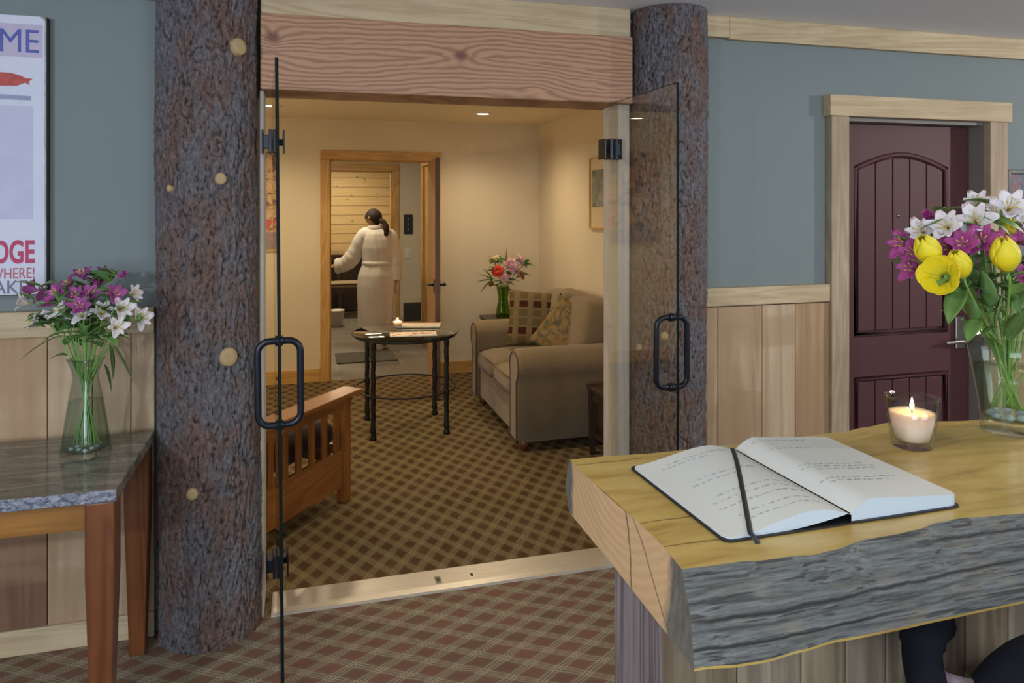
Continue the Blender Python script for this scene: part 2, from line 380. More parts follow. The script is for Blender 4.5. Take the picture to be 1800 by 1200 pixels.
def slab_top():
    t = NT('varnished_slab_top'); v = t.obj((0.18, 1, 1), rot=(0, 0, 0.03)); s = t.sep(); s = [t.m2('ADD', s[0], 1.2), t.m2('ADD', s[1], 1.05), s[2]]
    g = t.noise(v, 22, 6, 0.6, 0.8); fine = t.noise(v, 120, 4)
    col = t.ramp(g, [(0.28, (0.30, 0.18, 0.04)), (0.45, (0.52, 0.35, 0.085)), (0.6, (0.62, 0.45, 0.14)), (0.78, (0.46, 0.35, 0.13))])
    col = t.mix(t.m2('MULTIPLY', fine, 0.25), col, (0.36, 0.24, 0.07))
    # two checks running across the grain end
    for yy, x1 in ((0.985, 0.60), (0.905, 0.62), (1.235, 0.60)):
        d = t.m2('ABSOLUTE', t.m2('SUBTRACT', t.m2('ADD', s[1], t.m2('MULTIPLY', t.noise(t.obj(), 9, 3), 0.02)), yy+0.01))
        k = t.m2('MULTIPLY', t.m2('LESS_THAN', d, 0.0016), t.m2('LESS_THAN', s[0], x1)); col = t.mix(t.m2('MULTIPLY', k, 0.7), col, (0.09, 0.045, 0.01))
    kn = t.voro(t.obj((1.0, 2.2, 1), loc=(0.2, 0.1, 0)), 3.3); col = t.mix(t.ramp(kn, [(0.03, 0.8), (0.09, 0)]), col, (0.12, 0.06, 0.012))
    t.bump(g, 0.08, 0.004); return t.fin(col, 0.35, Coat_Weight=0.35, Coat_Roughness=0.25)
def slab_end():
    t = NT('slab_end_grain'); s = t.sep(); s = [t.m2('ADD', s[0], 1.2), t.m2('ADD', s[1], 1.05), s[2]]; n = t.noise(t.obj((1, 0.5, 1.2), rot=(0.5, 0, 0)), 14, 6, 0.6)
    dy = t.m2('SUBTRACT', s[1], 1.06); dz = t.m2('SUBTRACT', s[2], 1.30)
    rr = t.m2('SQRT', t.m2('ADD', t.m2('POWER', dy, 2), t.m2('POWER', dz, 2)))
    rings = t.m2('ADD', t.m2('MULTIPLY', t.m2('SINE', t.m2('ADD', t.m2('MULTIPLY', rr, 420), t.m2('MULTIPLY', n, 14))), 0.5), 0.5)
    col = t.mix(t.m2('MULTIPLY', rings, 0.35), (0.56, 0.36, 0.185), (0.40, 0.225, 0.095)); col = t.mix(t.m2('MULTIPLY', n, 0.4), col, (0.52, 0.38, 0.22))
    for y0, sl in ((1.005, 0.35), (0.93, 1.4)):
        d = t.m2('ABSOLUTE', t.m2('SUBTRACT', s[1], t.m2('ADD', y0, t.m2('ADD', t.m2('MULTIPLY', t.m2('SUBTRACT', s[2], 1.08), sl), t.m2('MULTIPLY', t.noise(t.obj(), 25, 3), 0.012)))))
        col = t.mix(t.ramp(d, [(0.0, 0.9), (0.0025, 0)]), col, (0.06, 0.03, 0.01))
    g = t.mix(t.noise(t.obj((3, 3, 1)), 40, 5), (0.05, 0.045, 0.035), (0.20, 0.19, 0.16))
    e = t.m2('ADD', s[1], t.m2('MULTIPLY', t.noise(t.obj(), 30, 3), 0.03))
    col = t.mix(t.ramp(t.m2('SUBTRACT', e, 0.89), [(0.0, 1), (0.015, 0)]), col, g)
    col = t.mix(t.ramp(t.m2('SUBTRACT', e, 1.255), [(0.0, 0), (0.015, 1)]), col, g)
    t.bump(rings, 0.15, 0.003); return t.fin(col, 0.6)
CRK = [(1.112, 0.8), (1.094, 0.5), (1.078, 0.9), (1.066, 0.4), (1.050, 1.0), (1.038, 0.4)]
def slab_front():
    t = NT('weathered_grey_live_edge'); s = t.sep(); v = t.obj((0.05, 1, 1)); vf = t.obj((0.03, 1, 1))
    n = t.noise(t.obj((0.06, 1, 1)), 330, 5, 0.75); n0 = t.noise(vf, 120, 4, 0.6); n1 = t.noise(t.obj((0.35, 1, 1.2)), 9, 5, 0.65, 0.4)
    g = t.m2('ADD', t.m2('MULTIPLY', n, 0.55), t.m2('MULTIPLY', n0, 0.45))
    col = t.ramp(g, [(0.34, (0.045, 0.047, 0.042)), (0.48, (0.105, 0.112, 0.103)), (0.62, (0.19, 0.20, 0.19)), (0.75, (0.27, 0.27, 0.245))])
    col = t.mix(t.ramp(n1, [(0.50, 0), (0.66, 0.65)]), col, (0.25, 0.20, 0.12))
    ck = None
    for k, (zk, st) in enumerate(CRK):
        wob = t.m2('MULTIPLY', t.m2('SUBTRACT', t.noise(t.obj((1, 0, 0), loc=(k*3.1, 0, 0)), 4.5, 5, 0.6), 0.5), 0.022)
        d = t.m2('ABSOLUTE', t.m2('SUBTRACT', t.m2('ADD', s[2], wob), zk))
        mask = t.ramp(t.noise(t.obj((1, 0, 0), loc=(k*5.7, 1, 2)), 3.2, 2), [(0.38, 0), (0.48, st)])
        c = t.m2('MULTIPLY', t.m2('MAXIMUM', t.m2('SUBTRACT', 1.35, t.m2('DIVIDE', d, 0.0022)), 0), mask); c = t.m2('MINIMUM', c, 1); ck = c if ck is None else t.m2('MAXIMUM', ck, c)
    fine = t.ramp(t.noise(t.obj((0.03, 1, 1), loc=(5, 0, 3)), 210, 3, 0.5), [(0.36, 1), (0.42, 0)]); ck2 = t.m2('MULTIPLY', fine, 0.75)
    ck = t.m2('MAXIMUM', ck, ck2); col = t.mix(t.m2('MULTIPLY', ck, 0.92), col, (0.014, 0.013, 0.014))
    t.bump(t.m2('SUBTRACT', g, ck), 0.5, 0.006)
    return t.fin(col, 0.8)
M_STOP = slab_top(); M_SEND = slab_end(); M_SFRONT = slab_front()
M_GREYW = wood('weathered_grey_plank', (0.075, 0.055, 0.055), (0.28, 0.235, 0.235), 'Z', 50, 0.8, tone=[(0, (1, 1, 1)), (0.5, (1, 0.92, 0.8)), (1, (0.5, 0.42, 0.36))], bump=0.5)
M_PALEW = wood('desk_front_plank', (0.12, 0.095, 0.065), (0.34, 0.29, 0.20), 'Z', 34, 0.75, tone=[(0, (1, 1, 1)), (0.5, (0.9, 0.8, 0.66)), (1, (0.42, 0.30, 0.22))], bump=0.3)

def glass(name, tint, edge, refl=1.0, rough=0.0, dens=0.0):
    """thin clear glass: straight-through transparency plus Fresnel reflection"""
    t = NT(name); t.n.remove(t.p); out = t.n['Material Output']
    tr = t.n.new('ShaderNodeBsdfTransparent'); gl = t.n.new('ShaderNodeBsdfGlossy'); gl.inputs['Roughness'].default_value = rough
    lw = t.n.new('ShaderNodeLayerWeight'); lw.inputs['Blend'].default_value = 0.35
    t.t.links.new(t.mix(t.m2('POWER', lw.outputs['Facing'], 1.6), tint, edge), tr.inputs[0])
    ge = t.n.new('ShaderNodeNewGeometry'); dt = t.n.new('ShaderNodeVectorMath'); dt.operation = 'DOT_PRODUCT'
    t.t.links.new(ge.outputs['Normal'], dt.inputs[0]); t.t.links.new(ge.outputs['Incoming'], dt.inputs[1])
    fr = t.m2('ADD', 0.04, t.m2('MULTIPLY', 0.96, t.m2('POWER', t.m2('SUBTRACT', 1, t.m2('ABSOLUTE', dt.outputs['Value'])), 5)))   # Schlick reflectance
    mx = t.n.new('ShaderNodeMixShader'); t.t.links.new(t.m2('MULTIPLY', fr, refl), mx.inputs[0])
    t.t.links.new(tr.outputs[0], mx.inputs[1]); t.t.links.new(gl.outputs[0], mx.inputs[2]); last = mx.outputs[0]
    t.t.links.new(last, out.inputs[0]); return t.m
M_PANE = glass('door_glass', (0.97, 0.985, 0.975), (0.93, 0.97, 0.95), 1.5)
M_PEDGE = plain('dark_green_glass_edge', (0.004, 0.010, 0.010), 0.6, var=0.05, bump=0, spec=0.1)
M_VASE = glass('green_tinted_vase_glass', (0.95, 0.975, 0.96), (0.38, 0.50, 0.42), 1.2)
M_VASE2 = glass('clear_vase_glass', (0.95, 0.97, 0.95), (0.45, 0.55, 0.47), 1.2)
M_CUP = glass('candle_glass', (0.98, 0.985, 0.985), (0.66, 0.67, 0.67), 1.6)
M_WATER = glass('vase_water', (0.93, 0.97, 0.92), (0.62, 0.76, 0.58), 0.6)
M_TABLEG = glass('table_top_glass', (0.86, 0.92, 0.88), (0.60, 0.72, 0.64), 1.4)
M_IRON = plain('dark_hammered_iron', (0.030, 0.027, 0.025), 0.45, 0.7, var=0.4, scale=120, bump=0.5)
M_BLACK = plain('oil_rubbed_bronze', (0.022, 0.025, 0.034), 0.32, 0.6, var=0.15, bump=0.05, scale=60)
M_ALU = NT('brushed_aluminium'); _n = M_ALU.noise(M_ALU.obj((0.05, 1, 1)), 120, 3)
M_ALU.bump(_n, 0.15, 0.001); M_ALU = M_ALU.fin(M_ALU.mix(_n, (0.55, 0.52, 0.46), (0.78, 0.75, 0.68)), 0.38, 0.75)
M_NICKEL = plain('satin_nickel', (0.45, 0.43, 0.40), 0.3, 0.9, var=0.05, bump=0)
M_DOOR = plain('maroon_door_paint', (0.080, 0.029, 0.031), 0.55, var=0.10, scale=3, bump=0.0, spec=0.35)
M_WHITEP = plain('white_plastic', (0.7, 0.68, 0.62), 0.5, var=0.03, bump=0)
M_BLACKP = plain('black_plastic', (0.015, 0.014, 0.013), 0.4, var=0.1, bump=0)

def fabric(name, c1, c2, scale=220, b=0.3):
    t = NT(name); n = t.noise(t.obj(), scale, 3, 0.7); n2 = t.noise(t.obj(), 3, 3)
    col = t.mix(n, c1, c2); col = t.mix(t.m2('MULTIPLY', n2, 0.3), col, shade(c1, 0.8)); t.bump(n, b, 0.004)
    return t.fin(col, 0.95, spec=0.15, Sheen_Weight=0.2)
M_SOFA = fabric('taupe_sofa_fabric', (0.15, 0.105, 0.055), (0.29, 0.215, 0.12))
M_PIPE = fabric('sofa_piping', (0.09, 0.055, 0.030), (0.13, 0.08, 0.045))
M_ROBE = fabric('white_terry', (0.74, 0.70, 0.62), (0.88, 0.85, 0.78), 120, 0.6)
M_SKIN = plain('skin', (0.52, 0.30, 0.20), 0.5, var=0.06, bump=0.02, Subsurface_Weight=0.1)
M_HAIR = plain('dark_brown_hair', (0.030, 0.016, 0.010), 0.75, var=0.4, scale=60, bump=0.4)

def sq_cushion():
    t = NT('square_motif_cushion'); s = t.sep()
    u = t.m2('FRACT', t.m2('ADD', t.m2('DIVIDE', s[0], 0.105), 0.5)); vv = t.m2('DIVIDE', s[2], 0.068); v = t.m2('FRACT', vv)
    ins = t.m2('MULTIPLY', t.m2('LESS_THAN', t.m2('ABSOLUTE', t.m2('SUBTRACT', u, 0.5)), 0.30), t.m2('LESS_THAN', t.m2('ABSOLUTE', t.m2('SUBTRACT', v, 0.5)), 0.38))
    row = t.m2('FLOORED_MODULO', t.m2('FLOOR', vv), 3); red = t.m2('LESS_THAN', t.m2('ABSOLUTE', t.m2('SUBTRACT', row, 1)), 0.5)
    n = t.noise(t.obj((1, 1, 1)), 160, 4); n2 = t.noise(t.obj(), 12, 3)
    bg = t.mix(n2, (0.14, 0.10, 0.045), (0.24, 0.17, 0.085)); sqc = t.mix(red, (0.12, 0.09, 0.030), (0.045, 0.004, 0.003))
    col = t.mix(ins, bg, sqc); col = t.mix(t.m2('MULTIPLY', n, 0.28), col, (0.14, 0.10, 0.06)); t.bump(t.m2('ADD', n, ins), 0.4, 0.006)
    return t.fin(col, 0.95, spec=0.1)
def leaf_cushion():
    t = NT('foliage_print_cushion'); n = t.noise(t.obj(), 9, 4, 0.6, 1.5); n2 = t.noise(t.obj(loc=(4, 2, 1)), 12, 3, 0.5, 2.0)
    col = t.ramp(n, [(0.30, (0.055, 0.060, 0.035)), (0.42, (0.17, 0.13, 0.055)), (0.5, (0.27, 0.17, 0.07)), (0.62, (0.22, 0.14, 0.055)), (0.72, (0.20, 0.06, 0.03))])
    col = t.mix(t.ramp(n2, [(0.56, 0), (0.62, 0.8)]), col, (0.09, 0.10, 0.07)); t.bump(t.noise(t.obj(), 180, 3), 0.3, 0.004); return t.fin(col, 0.95, spec=0.1)
M_CUSH1 = sq_cushion(); M_CUSH2 = leaf_cushion()

def petal(name, c_in, c_out, c_tip=None, streak=None):
    t = NT(name); a = t.attr('tone')
    st = [(0.0, c_in), (0.35, c_out)] + ([(0.95, c_tip)] if c_tip else [])
    col = t.ramp(a, st); n = t.noise(t.obj(), 90, 2)
    if streak: col = t.mix(t.ramp(n, [(0.60, 0), (0.66, 0.8)]), col, streak)
    return t.fin(col, 0.55, Subsurface_Weight=0.15)
P_PURP = petal('purple_petal', (0.50, 0.16, 0.36), (0.36, 0.065, 0.27), (0.24, 0.03, 0.17), (0.08, 0.005, 0.05))
P_MAG = petal('magenta_petal', (0.60, 0.20, 0.35), (0.42, 0.055, 0.25), (0.33, 0.03, 0.20), (0.14, 0.01, 0.06))
P_WHITE = petal('white_petal', (0.75, 0.55, 0.25), (0.78, 0.74, 0.72), (0.72, 0.62, 0.64), (0.35, 0.12, 0.16))
P_YEL = petal('yellow_tulip_petal', (0.55, 0.48, 0.02), (0.85, 0.66, 0.01), (0.88, 0.70, 0.02))
P_RED = petal('red_petal', (0.75, 0.10, 0.06), (0.70, 0.025, 0.015), (0.70, 0.02, 0.01))
P_PINK = petal('pink_petal', (0.70, 0.30, 0.32), (0.72, 0.36, 0.42), (0.75, 0.45, 0.48))
P_ORANGE = petal('coral_petal', (0.55, 0.15, 0.04), (0.60, 0.13, 0.05), (0.62, 0.18, 0.08))
P_CREAM = petal('cream_petal', (0.6, 0.5, 0.1), (0.70, 0.60, 0.25), (0.72, 0.64, 0.35))
M_STEM = plain('green_stem', (0.17, 0.34, 0.07), 0.5, var=0.2, scale=30)
M_LEAF = NT('green_leaf'); _n = M_LEAF.noise(M_LEAF.obj((1, 1, 0.4)), 40, 3)
M_LEAF = M_LEAF.fin(M_LEAF.mix(_n, (0.045, 0.12, 0.032), (0.13, 0.27, 0.07)), 0.42, Subsurface_Weight=0.05)
M_LEAFL = plain('light_green_leaf', (0.15, 0.28, 0.07), 0.45, var=0.25, scale=30)
M_STAMEN = plain('yellow_stamen', (0.5, 0.40, 0.08), 0.6, bump=0)
M_WAX = plain('cream_candle_wax', (0.80, 0.66, 0.50), 0.45, var=0.03, bump=0, Subsurface_Weight=0.6, Subsurface_Radius=(0.04, 0.02, 0.01), Subsurface_Scale=1.0)
def emit(name, col, k):
    t = NT(name); return t.fin(col, 0.5, Emission_Color=(*col, 1), Emission_Strength=k)
M_FLAME = emit('candle_flame', (1.0, 0.72, 0.30), 14)
M_LAMP = emit('lit_downlight_lens', (1.0, 0.90, 0.70), 9)
def pages():
    t = NT('notebook_paper'); n = t.noise(t.obj(), 5, 2); return t.fin(t.mix(n, (0.66, 0.68, 0.63), (0.72, 0.74, 0.69)), 0.8)
M_PAGE = pages()
M_PEDG = NT('page_block_edge'); _s = M_PEDG.sep(); _f = M_PEDG.m2('SINE', M_PEDG.m2('MULTIPLY', _s[2], 5200))
M_PEDG.bump(_f, 0.15, 0.0008); M_PEDG = M_PEDG.fin((0.52, 0.60, 0.64), 0.8)
M_INK = plain('grey_ink', (0.34, 0.34, 0.37), 0.7, bump=0)
M_COVER = plain('black_book_cover', (0.012, 0.012, 0.014), 0.5, bump=0.1)
# ================================================================== STRUCTURE
Y0, Y1 = 3.0, 3.15            # the wall with the glass doors
CZ = 2.45                     # lobby ceiling
struct(MB().box(-4.2, 6.0, -4.2, 2.985, -0.06, 0.0).build('floor', M_CARP1))
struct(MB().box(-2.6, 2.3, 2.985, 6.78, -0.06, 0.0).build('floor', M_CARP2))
struct(MB().box(2.3, 6.0, 2.985, 3.152, -0.06, 0.0).build('floor', M_CARP1))
struct(MB().box(-2.6, 2.9, 6.78, 11.5, -0.06, 0.0).build('floor', M_SLATE))
struct(MB().box(-4.2, 6.0, -4.2, 3.16, CZ, CZ+0.08).build('ceiling', M_CEIL))
struct(MB().box(-2.6, 2.3, 3.16, 6.9, 2.34, 2.40).build('ceiling', M_CEIL2))
struct(MB().box(-2.6, 2.9, 6.9, 9.4, 2.34, 2.40).build('ceiling', M_CEIL2))
struct(MB().box(-2.6, 2.9, 9.4, 11.5, 2.25, 2.31).build('ceiling', M_PINEPL))
# lobby walls
struct(MB().box(-4.2, -0.528, Y0, 3.172, 0, CZ).build('wall_left', M_BLUE))
struct(MB().box(-0.56, -0.166, 3.172, 3.20, 0, CZ).build('wall_left', M_CREAM))
wr = MB().box(1.743, 2.505, Y0, 3.172, 0, CZ).box(3.40, 6.0, Y0, Y1, 0, CZ).box(2.505, 3.40, Y0, Y1, 2.01, CZ)
struct(wr.build('wall_right', M_BLUE))
struct(MB().box(1.387, 1.78, 3.172, 3.20, 0, CZ).build('wall_right', M_CREAM))
struct(MB().box(2.51, 3.5, 3.152, 3.25, -0.06, 2.1).build('light_stop_behind_door', M_GREYJAMB))  # unseen panel added to stop light leaking in under the door
# lounge walls
wb = MB().box(-2.6, 0.215, 6.77, 6.90, 0, 2.34).box(1.145, 2.30, 6.77, 6.90, 0, 2.34).box(0.215, 1.145, 6.77, 6.90, 1.985, 2.34)
struct(wb.build('wall_back', M_CREAM))
struct(MB().box(2.19, 2.30, 3.2, 6.77, 0, 2.34).build('wall_right', M_CREAM))
struct(MB().box(-2.6, -2.5, 3.2, 6.77, 0, 2.34).build('wall_left', M_CREAM))
struct(MB().box(-2.5, -0.565, 3.173, 3.2, 0, 2.34).build('wall_front', M_CREAM))
struct(MB().box(1.79, 2.19, 3.173, 3.2, 0, 2.34).build('wall_front', M_CREAM))
# corridor and the pine room beyond
struct(MB().box(1.29, 1.42, 6.9, 7.27, 0, 2.34).box(1.29, 1.42, 8.19, 8.3, 0, 2.34).box(1.29, 1.42, 7.27, 8.19, 2.0, 2.34).box(1.42, 2.9, 8.2, 8.3, 0, 2.34).build('wall_corridor_right', M_CREAM))
struct(MB().box(0.14-1.6, 0.14, 9.4, 9.52, 0, 2.34).box(1.085, 2.9, 9.4, 9.52, 0, 2.34).box(0.14, 1.085, 9.4, 9.52, 2.0, 2.34).build('wall_corridor_back', M_CREAM))
struct(MB().box(-2.6, -1.45, 6.9, 11.4, 0, 2.34).build('wall_corridor_left', M_CREAM))
struct(MB().box(-1.45, 2.9, 11.3, 11.4, 0, 2.34).build('wall_far_back', M_PINEPL))
struct(MB().box(1.9, 2.0, 9.52, 11.3, 0, 2.25).build('wall_far_right', M_PINEPL))
# trims: doorway casings of the lounge back wall and corridor
def casing(n, xl, xr, y, zt, w, mz, mx, d=0.02):
    m = MB().box(xl-w, xl, y-d, y, 0, zt).box(xr, xr+w, y-d, y, 0, zt).box(xl-w, xr+w, y-d-0.002, y, zt, zt+w, mi=1)
    m.box(xl, xl+0.012, y, y+0.13, 0, zt).box(xr-0.012, xr, y, y+0.13, 0, zt).box(xl, xr, y, y+0.13, zt-0.012, zt, mi=1)
    return struct(m.build('trim_%d' % n, [mz, mx], bevel=0.003))
casing(1, 0.222, 1.137, 6.77, 1.978, 0.083, M_PINEZ, M_PINEX)
casing(2, 0.15, 1.075, 9.4, 1.99, 0.09, M_PINEZ, M_PINEX)
# casing and pine door in the corridor's right wall
struct(MB().box(1.27, 1.29, 7.19, 7.28, 0, 2.0).box(1.27, 1.29, 8.18, 8.27, 0, 2.0).box(1.27, 1.29, 7.19, 8.27, 2.0, 2.08).build('trim_3', M_PINEZ, bevel=0.003))
# baseboards
struct(MB().box(-2.5, 0.138, 6.75, 6.77, 0, 0.115).build('baseboard_back', M_PINEX, bevel=0.003))
struct(MB().box(1.222, 2.17, 6.75, 6.77, 0, 0.115).build('baseboard_back', M_PINEX, bevel=0.003))
struct(MB().box(2.17, 2.19, 3.2, 6.77, 0, 0.115).build('baseboard_right', M_PINEX, bevel=0.003))
struct(MB().box(1.272, 1.29, 6.93, 7.19, 0, 0.115).build('baseboard_corridor', M_PINEX, bevel=0.003))
struct(MB().box(1.17, 2.9, 9.385, 9.4, 0, 0.08).build('baseboard_corridor', M_PINEX, bevel=0.003))
# opening: jambs, beam, board above
struct(MB().box(-0.164, -0.149, 2.985, 3.15, 0, 2.03).build('trim_4', M_JAMB, bevel=0.003))
struct(MB().box(1.33, 1.385, 2.985, 3.15, 0, 2.03).build('trim_5', M_JAMB, bevel=0.003))
struct(MB().box(-0.160, 1.385, 2.95, 3.2, 2.03, 2.322).build('trim_6', M_BEAM, bevel=0.006))
struct(MB().box(-0.160, 1.385, 2.975, 3.2, 2.322, CZ).build('trim_7', M_TRIMX, bevel=0.003))
# crown boards
struct(MB().box(1.746, 1.875, 2.965, 3.0, 2.352, CZ).box(1.878, 6.0, 2.97, 3.0, 2.347, CZ).build('trim_8', M_TRIMX, bevel=0.003))
struct(MB().box(-4.2, -0.531, 2.97, 3.0, 2.35, CZ).build('trim_9', M_TRIMX, bevel=0.003))
# wainscot, boards of differing width and tone
def wains(n, edges, tones, cut=None):
    m = MB()
    for i in range(len(edges)-1):
        a, b = edges[i]+0.0015, edges[i+1]-0.0015; tt = tones[i]
        if isinstance(tt, tuple):                       # shorter boards butted end to end
            zz = [0.09]+[z for z, _ in tt[:-1]]+[1.12]
            for j, (_, tn) in enumerate(tt): m.box(a, b, 2.976, Y0, zz[j]+0.0008, zz[j+1]-0.0008, tn)
        else: m.box(a, b, 2.976, Y0, 0.09, 1.12, tt)
    struct(m.build('trim_%d' % n, M_WAIN, bevel=0.0015, seg=1))
T1 = lambda x: at_y(x, 700, 2.976).x
wains(10, [-4.2, -1.9, -1.65, -1.4, -1.22, T1(0)-0.02, T1(83), T1(162), T1(230), -0.531],
      [0.3, 0.5, 0.2, 0.4, 0.1, ((0.60, 0.95), (1.2, 0.42)), 0.28, 0.15, 0.2])
wains(11, [1.746, T1(1262), T1(1340), T1(1398), T1(1459)], [0.25, 0.36, 0.05, 0.52])
wains(12, [3.505, 3.7, 3.95, 4.2, 4.5, 5.0, 5.5], [0.3, 0.1, 0.5, 0.2, 0.4, 0.3])
m = MB().box(-4.2, -0.531, 2.962, Y0, 1.12, 1.212); struct(m.build('trim_13', M_TRIMX, bevel=0.004))
m = MB().box(1.746, 2.419, 2.962, Y0, 1.125, 1.208); struct(m.build('trim_14', M_TRIMX, bevel=0.004))
m = MB().box(3.505, 6.0, 2.962, Y0, 1.125, 1.208); struct(m.build('trim_15', M_TRIMX, bevel=0.004))
struct(MB().box(-4.2, -0.531, 2.966, Y0, 0, 0.09).build('baseboard_left', M_TRIMX, bevel=0.003))
struct(MB().box(1.746, 2.419, 2.966, Y0, 0, 0.09).build('baseboard_right', M_TRIMX, bevel=0.003))
# maroon door casing
m = MB().box(2.42, 2.52, 2.955, Y0, 0, 2.012).box(3.385, 3.502, 2.955, Y0, 0, 2.012).box(2.405, 3.517, 2.945, Y0, 2.012, 2.112, mi=1)
struct(m.build('trim_16', [M_TRIMZ, M_TRIMX], bevel=0.003))
struct(MB().box(2.506, 2.52, Y0, Y1, 0, 2.01).box(3.385, 3.399, Y0, Y1, 0, 2.01).box(2.52, 3.385, Y0, Y1, 1.995, 2.0095).build('trim_17', M_GREYJAMB))
# ------------------------------------------------------------------ maroon panelled door
dr = struct(MB().box(2.523, 3.382, 3.10, 3.135, 0.008, 1.992).build('door_1', M_DOOR, bevel=0.002))
xa, xb = 2.655, 3.245
m = MB().box(2.523, xa, 3.082, 3.10, 0.008, 1.992).box(xb, 3.382, 3.082, 3.10, 0.008, 1.992).box(xa, xb, 3.082, 3.10, 0.008, 0.20)
m.box(xa, xb, 3.082, 3.10, 0.72, 0.92)
for k in range(20):
    x0_, x1_ = xa+(xb-xa)*k/20, xa+(xb-xa)*(k+1)/20
    m.prism([(x0_, 1.78+0.075*math.sin(PI*k/20)), (x1_, 1.78+0.075*math.sin(PI*(k+1)/20)), (x1_, 1.992), (x0_, 1.992)], 3.082, 3.10)
m.build('door_frame_rails', M_DOOR, dr)
m = MB(); px = [xa+0.028+(xb-xa-0.056)*k/5 for k in range(6)]
def arch_z(x): return 1.78+0.075*math.sin(PI*(x-xa)/(xb-xa))-0.03
for k in range(5):
    a, b = px[k]+0.003, px[k+1]-0.003
    m.prism([(a, 0.95), (b, 0.95), (b, arch_z(b)), ((a+b)/2, arch_z((a+b)/2)+0.002), (a, arch_z(a))], 3.086, 3.101)
m.build('upper_panel', M_DOOR, dr, bevel=0.003)
m = MB()
for k in range(5): m.box(px[k]+0.0025, px[k+1]-0.0025, 3.088, 3.101, 0.228, 0.692)
m.build('lower_panel', M_DOOR, dr, bevel=0.003)
path = [(xa+0.012, 3.088, 0.935), (xb-0.012, 3.088, 0.935)]+[(xb-0.012-(xb-xa-0.024)*k/20, 3.088, 1.768+0.075*math.sin(PI*k/20)) for k in range(0, 21)]
m = MB().tube(path, 0.013, 8, closed=True); m.tube([(xa+0.012, 3.088, 0.212), (xb-0.012, 3.088, 0.212), (xb-0.012, 3.088, 0.708), (xa+0.012, 3.088, 0.708)], 0.013, 8, closed=True)
m.build('panel_moulding', M_DOOR, dr)
ph = at_y(1581, 379, 3.08)
pk = MB().lathe([(0.0001, -0.006), (0.008, -0.006), (0.009, 0), (0.0001, 0.002)], 16).build('peephole', M_NICKEL, dr)
pk.location = (ph.x, 3.082, ph.z); pk.rotation_euler = (PI/2, 0, 0); pk['label'] = 'small nickel peephole'
hz = 0.875
m = MB().box(3.285, 3.345, 3.070, 3.083, hz-0.045, hz+0.125)
m.build('handle_plate', M_NICKEL, dr, bevel=0.006)
m = MB().tube([(3.315, 3.072, hz), (3.315, 3.035, hz)], 0.011, 12); m.tube(smooth_poly([(3.318, 3.033, hz), (3.27, 3.030, hz+0.003), (3.215, 3.034, hz-0.001), (3.19, 3.040, hz-0.002)], 5), [0.011]*6+[0.009]*8+[0.007]*2, 12)
o = m.build('lever_handle', M_NICKEL, dr); o['label'] = 'satin nickel lever handle'
# pine door of the corridor
d2 = struct(MB().box(1.30, 1.335, 7.285, 8.175, 0.005, 1.995).build('door_3', M_PINEZ, bevel=0.003))
# ------------------------------------------------------------------ open pine door of the lounge back wall (seen edge-on)
hinge = Vector((1.122, 6.755, 0)); tip = Vector((1.035, 5.865, 0)); dv = (tip-hinge); L = dv.length; ang = math.atan2(dv.y, dv.x)
d3 = struct(MB().box(0, L, -0.018, 0.018, 0.008, 1.965).build('door_2', [wood('door_leaf_pine', (0.33, 0.17, 0.07), (0.50, 0.30, 0.13), 'Z', 34, 0.45)], bevel=0.003))
d3.location = hinge; d3.rotation_euler = (0, 0, ang)
MB().box(L, L+0.003, -0.0185, 0.0185, 0.01, 1.96).build('door_edge', plain('dark_door_edge', (0.12, 0.065, 0.045), 0.5, bump=0), d3)
for sgn in (-1, 1):
    m = MB().box(L-0.10, L-0.04, sgn*0.018 if sgn > 0 else -0.026, 0.026 if sgn > 0 else -0.018, 0.86, 0.97)
    m.tube([(L-0.07, sgn*0.02, 0.925), (L-0.07, sgn*0.072, 0.925)], 0.011, 10).tube([(L-0.07, sgn*0.070, 0.925), (L-0.18, sgn*0.066, 0.922)], 0.009, 10)
    o = m.build('lever_handle', M_BLACK, d3); o['label'] = 'black lever handle'
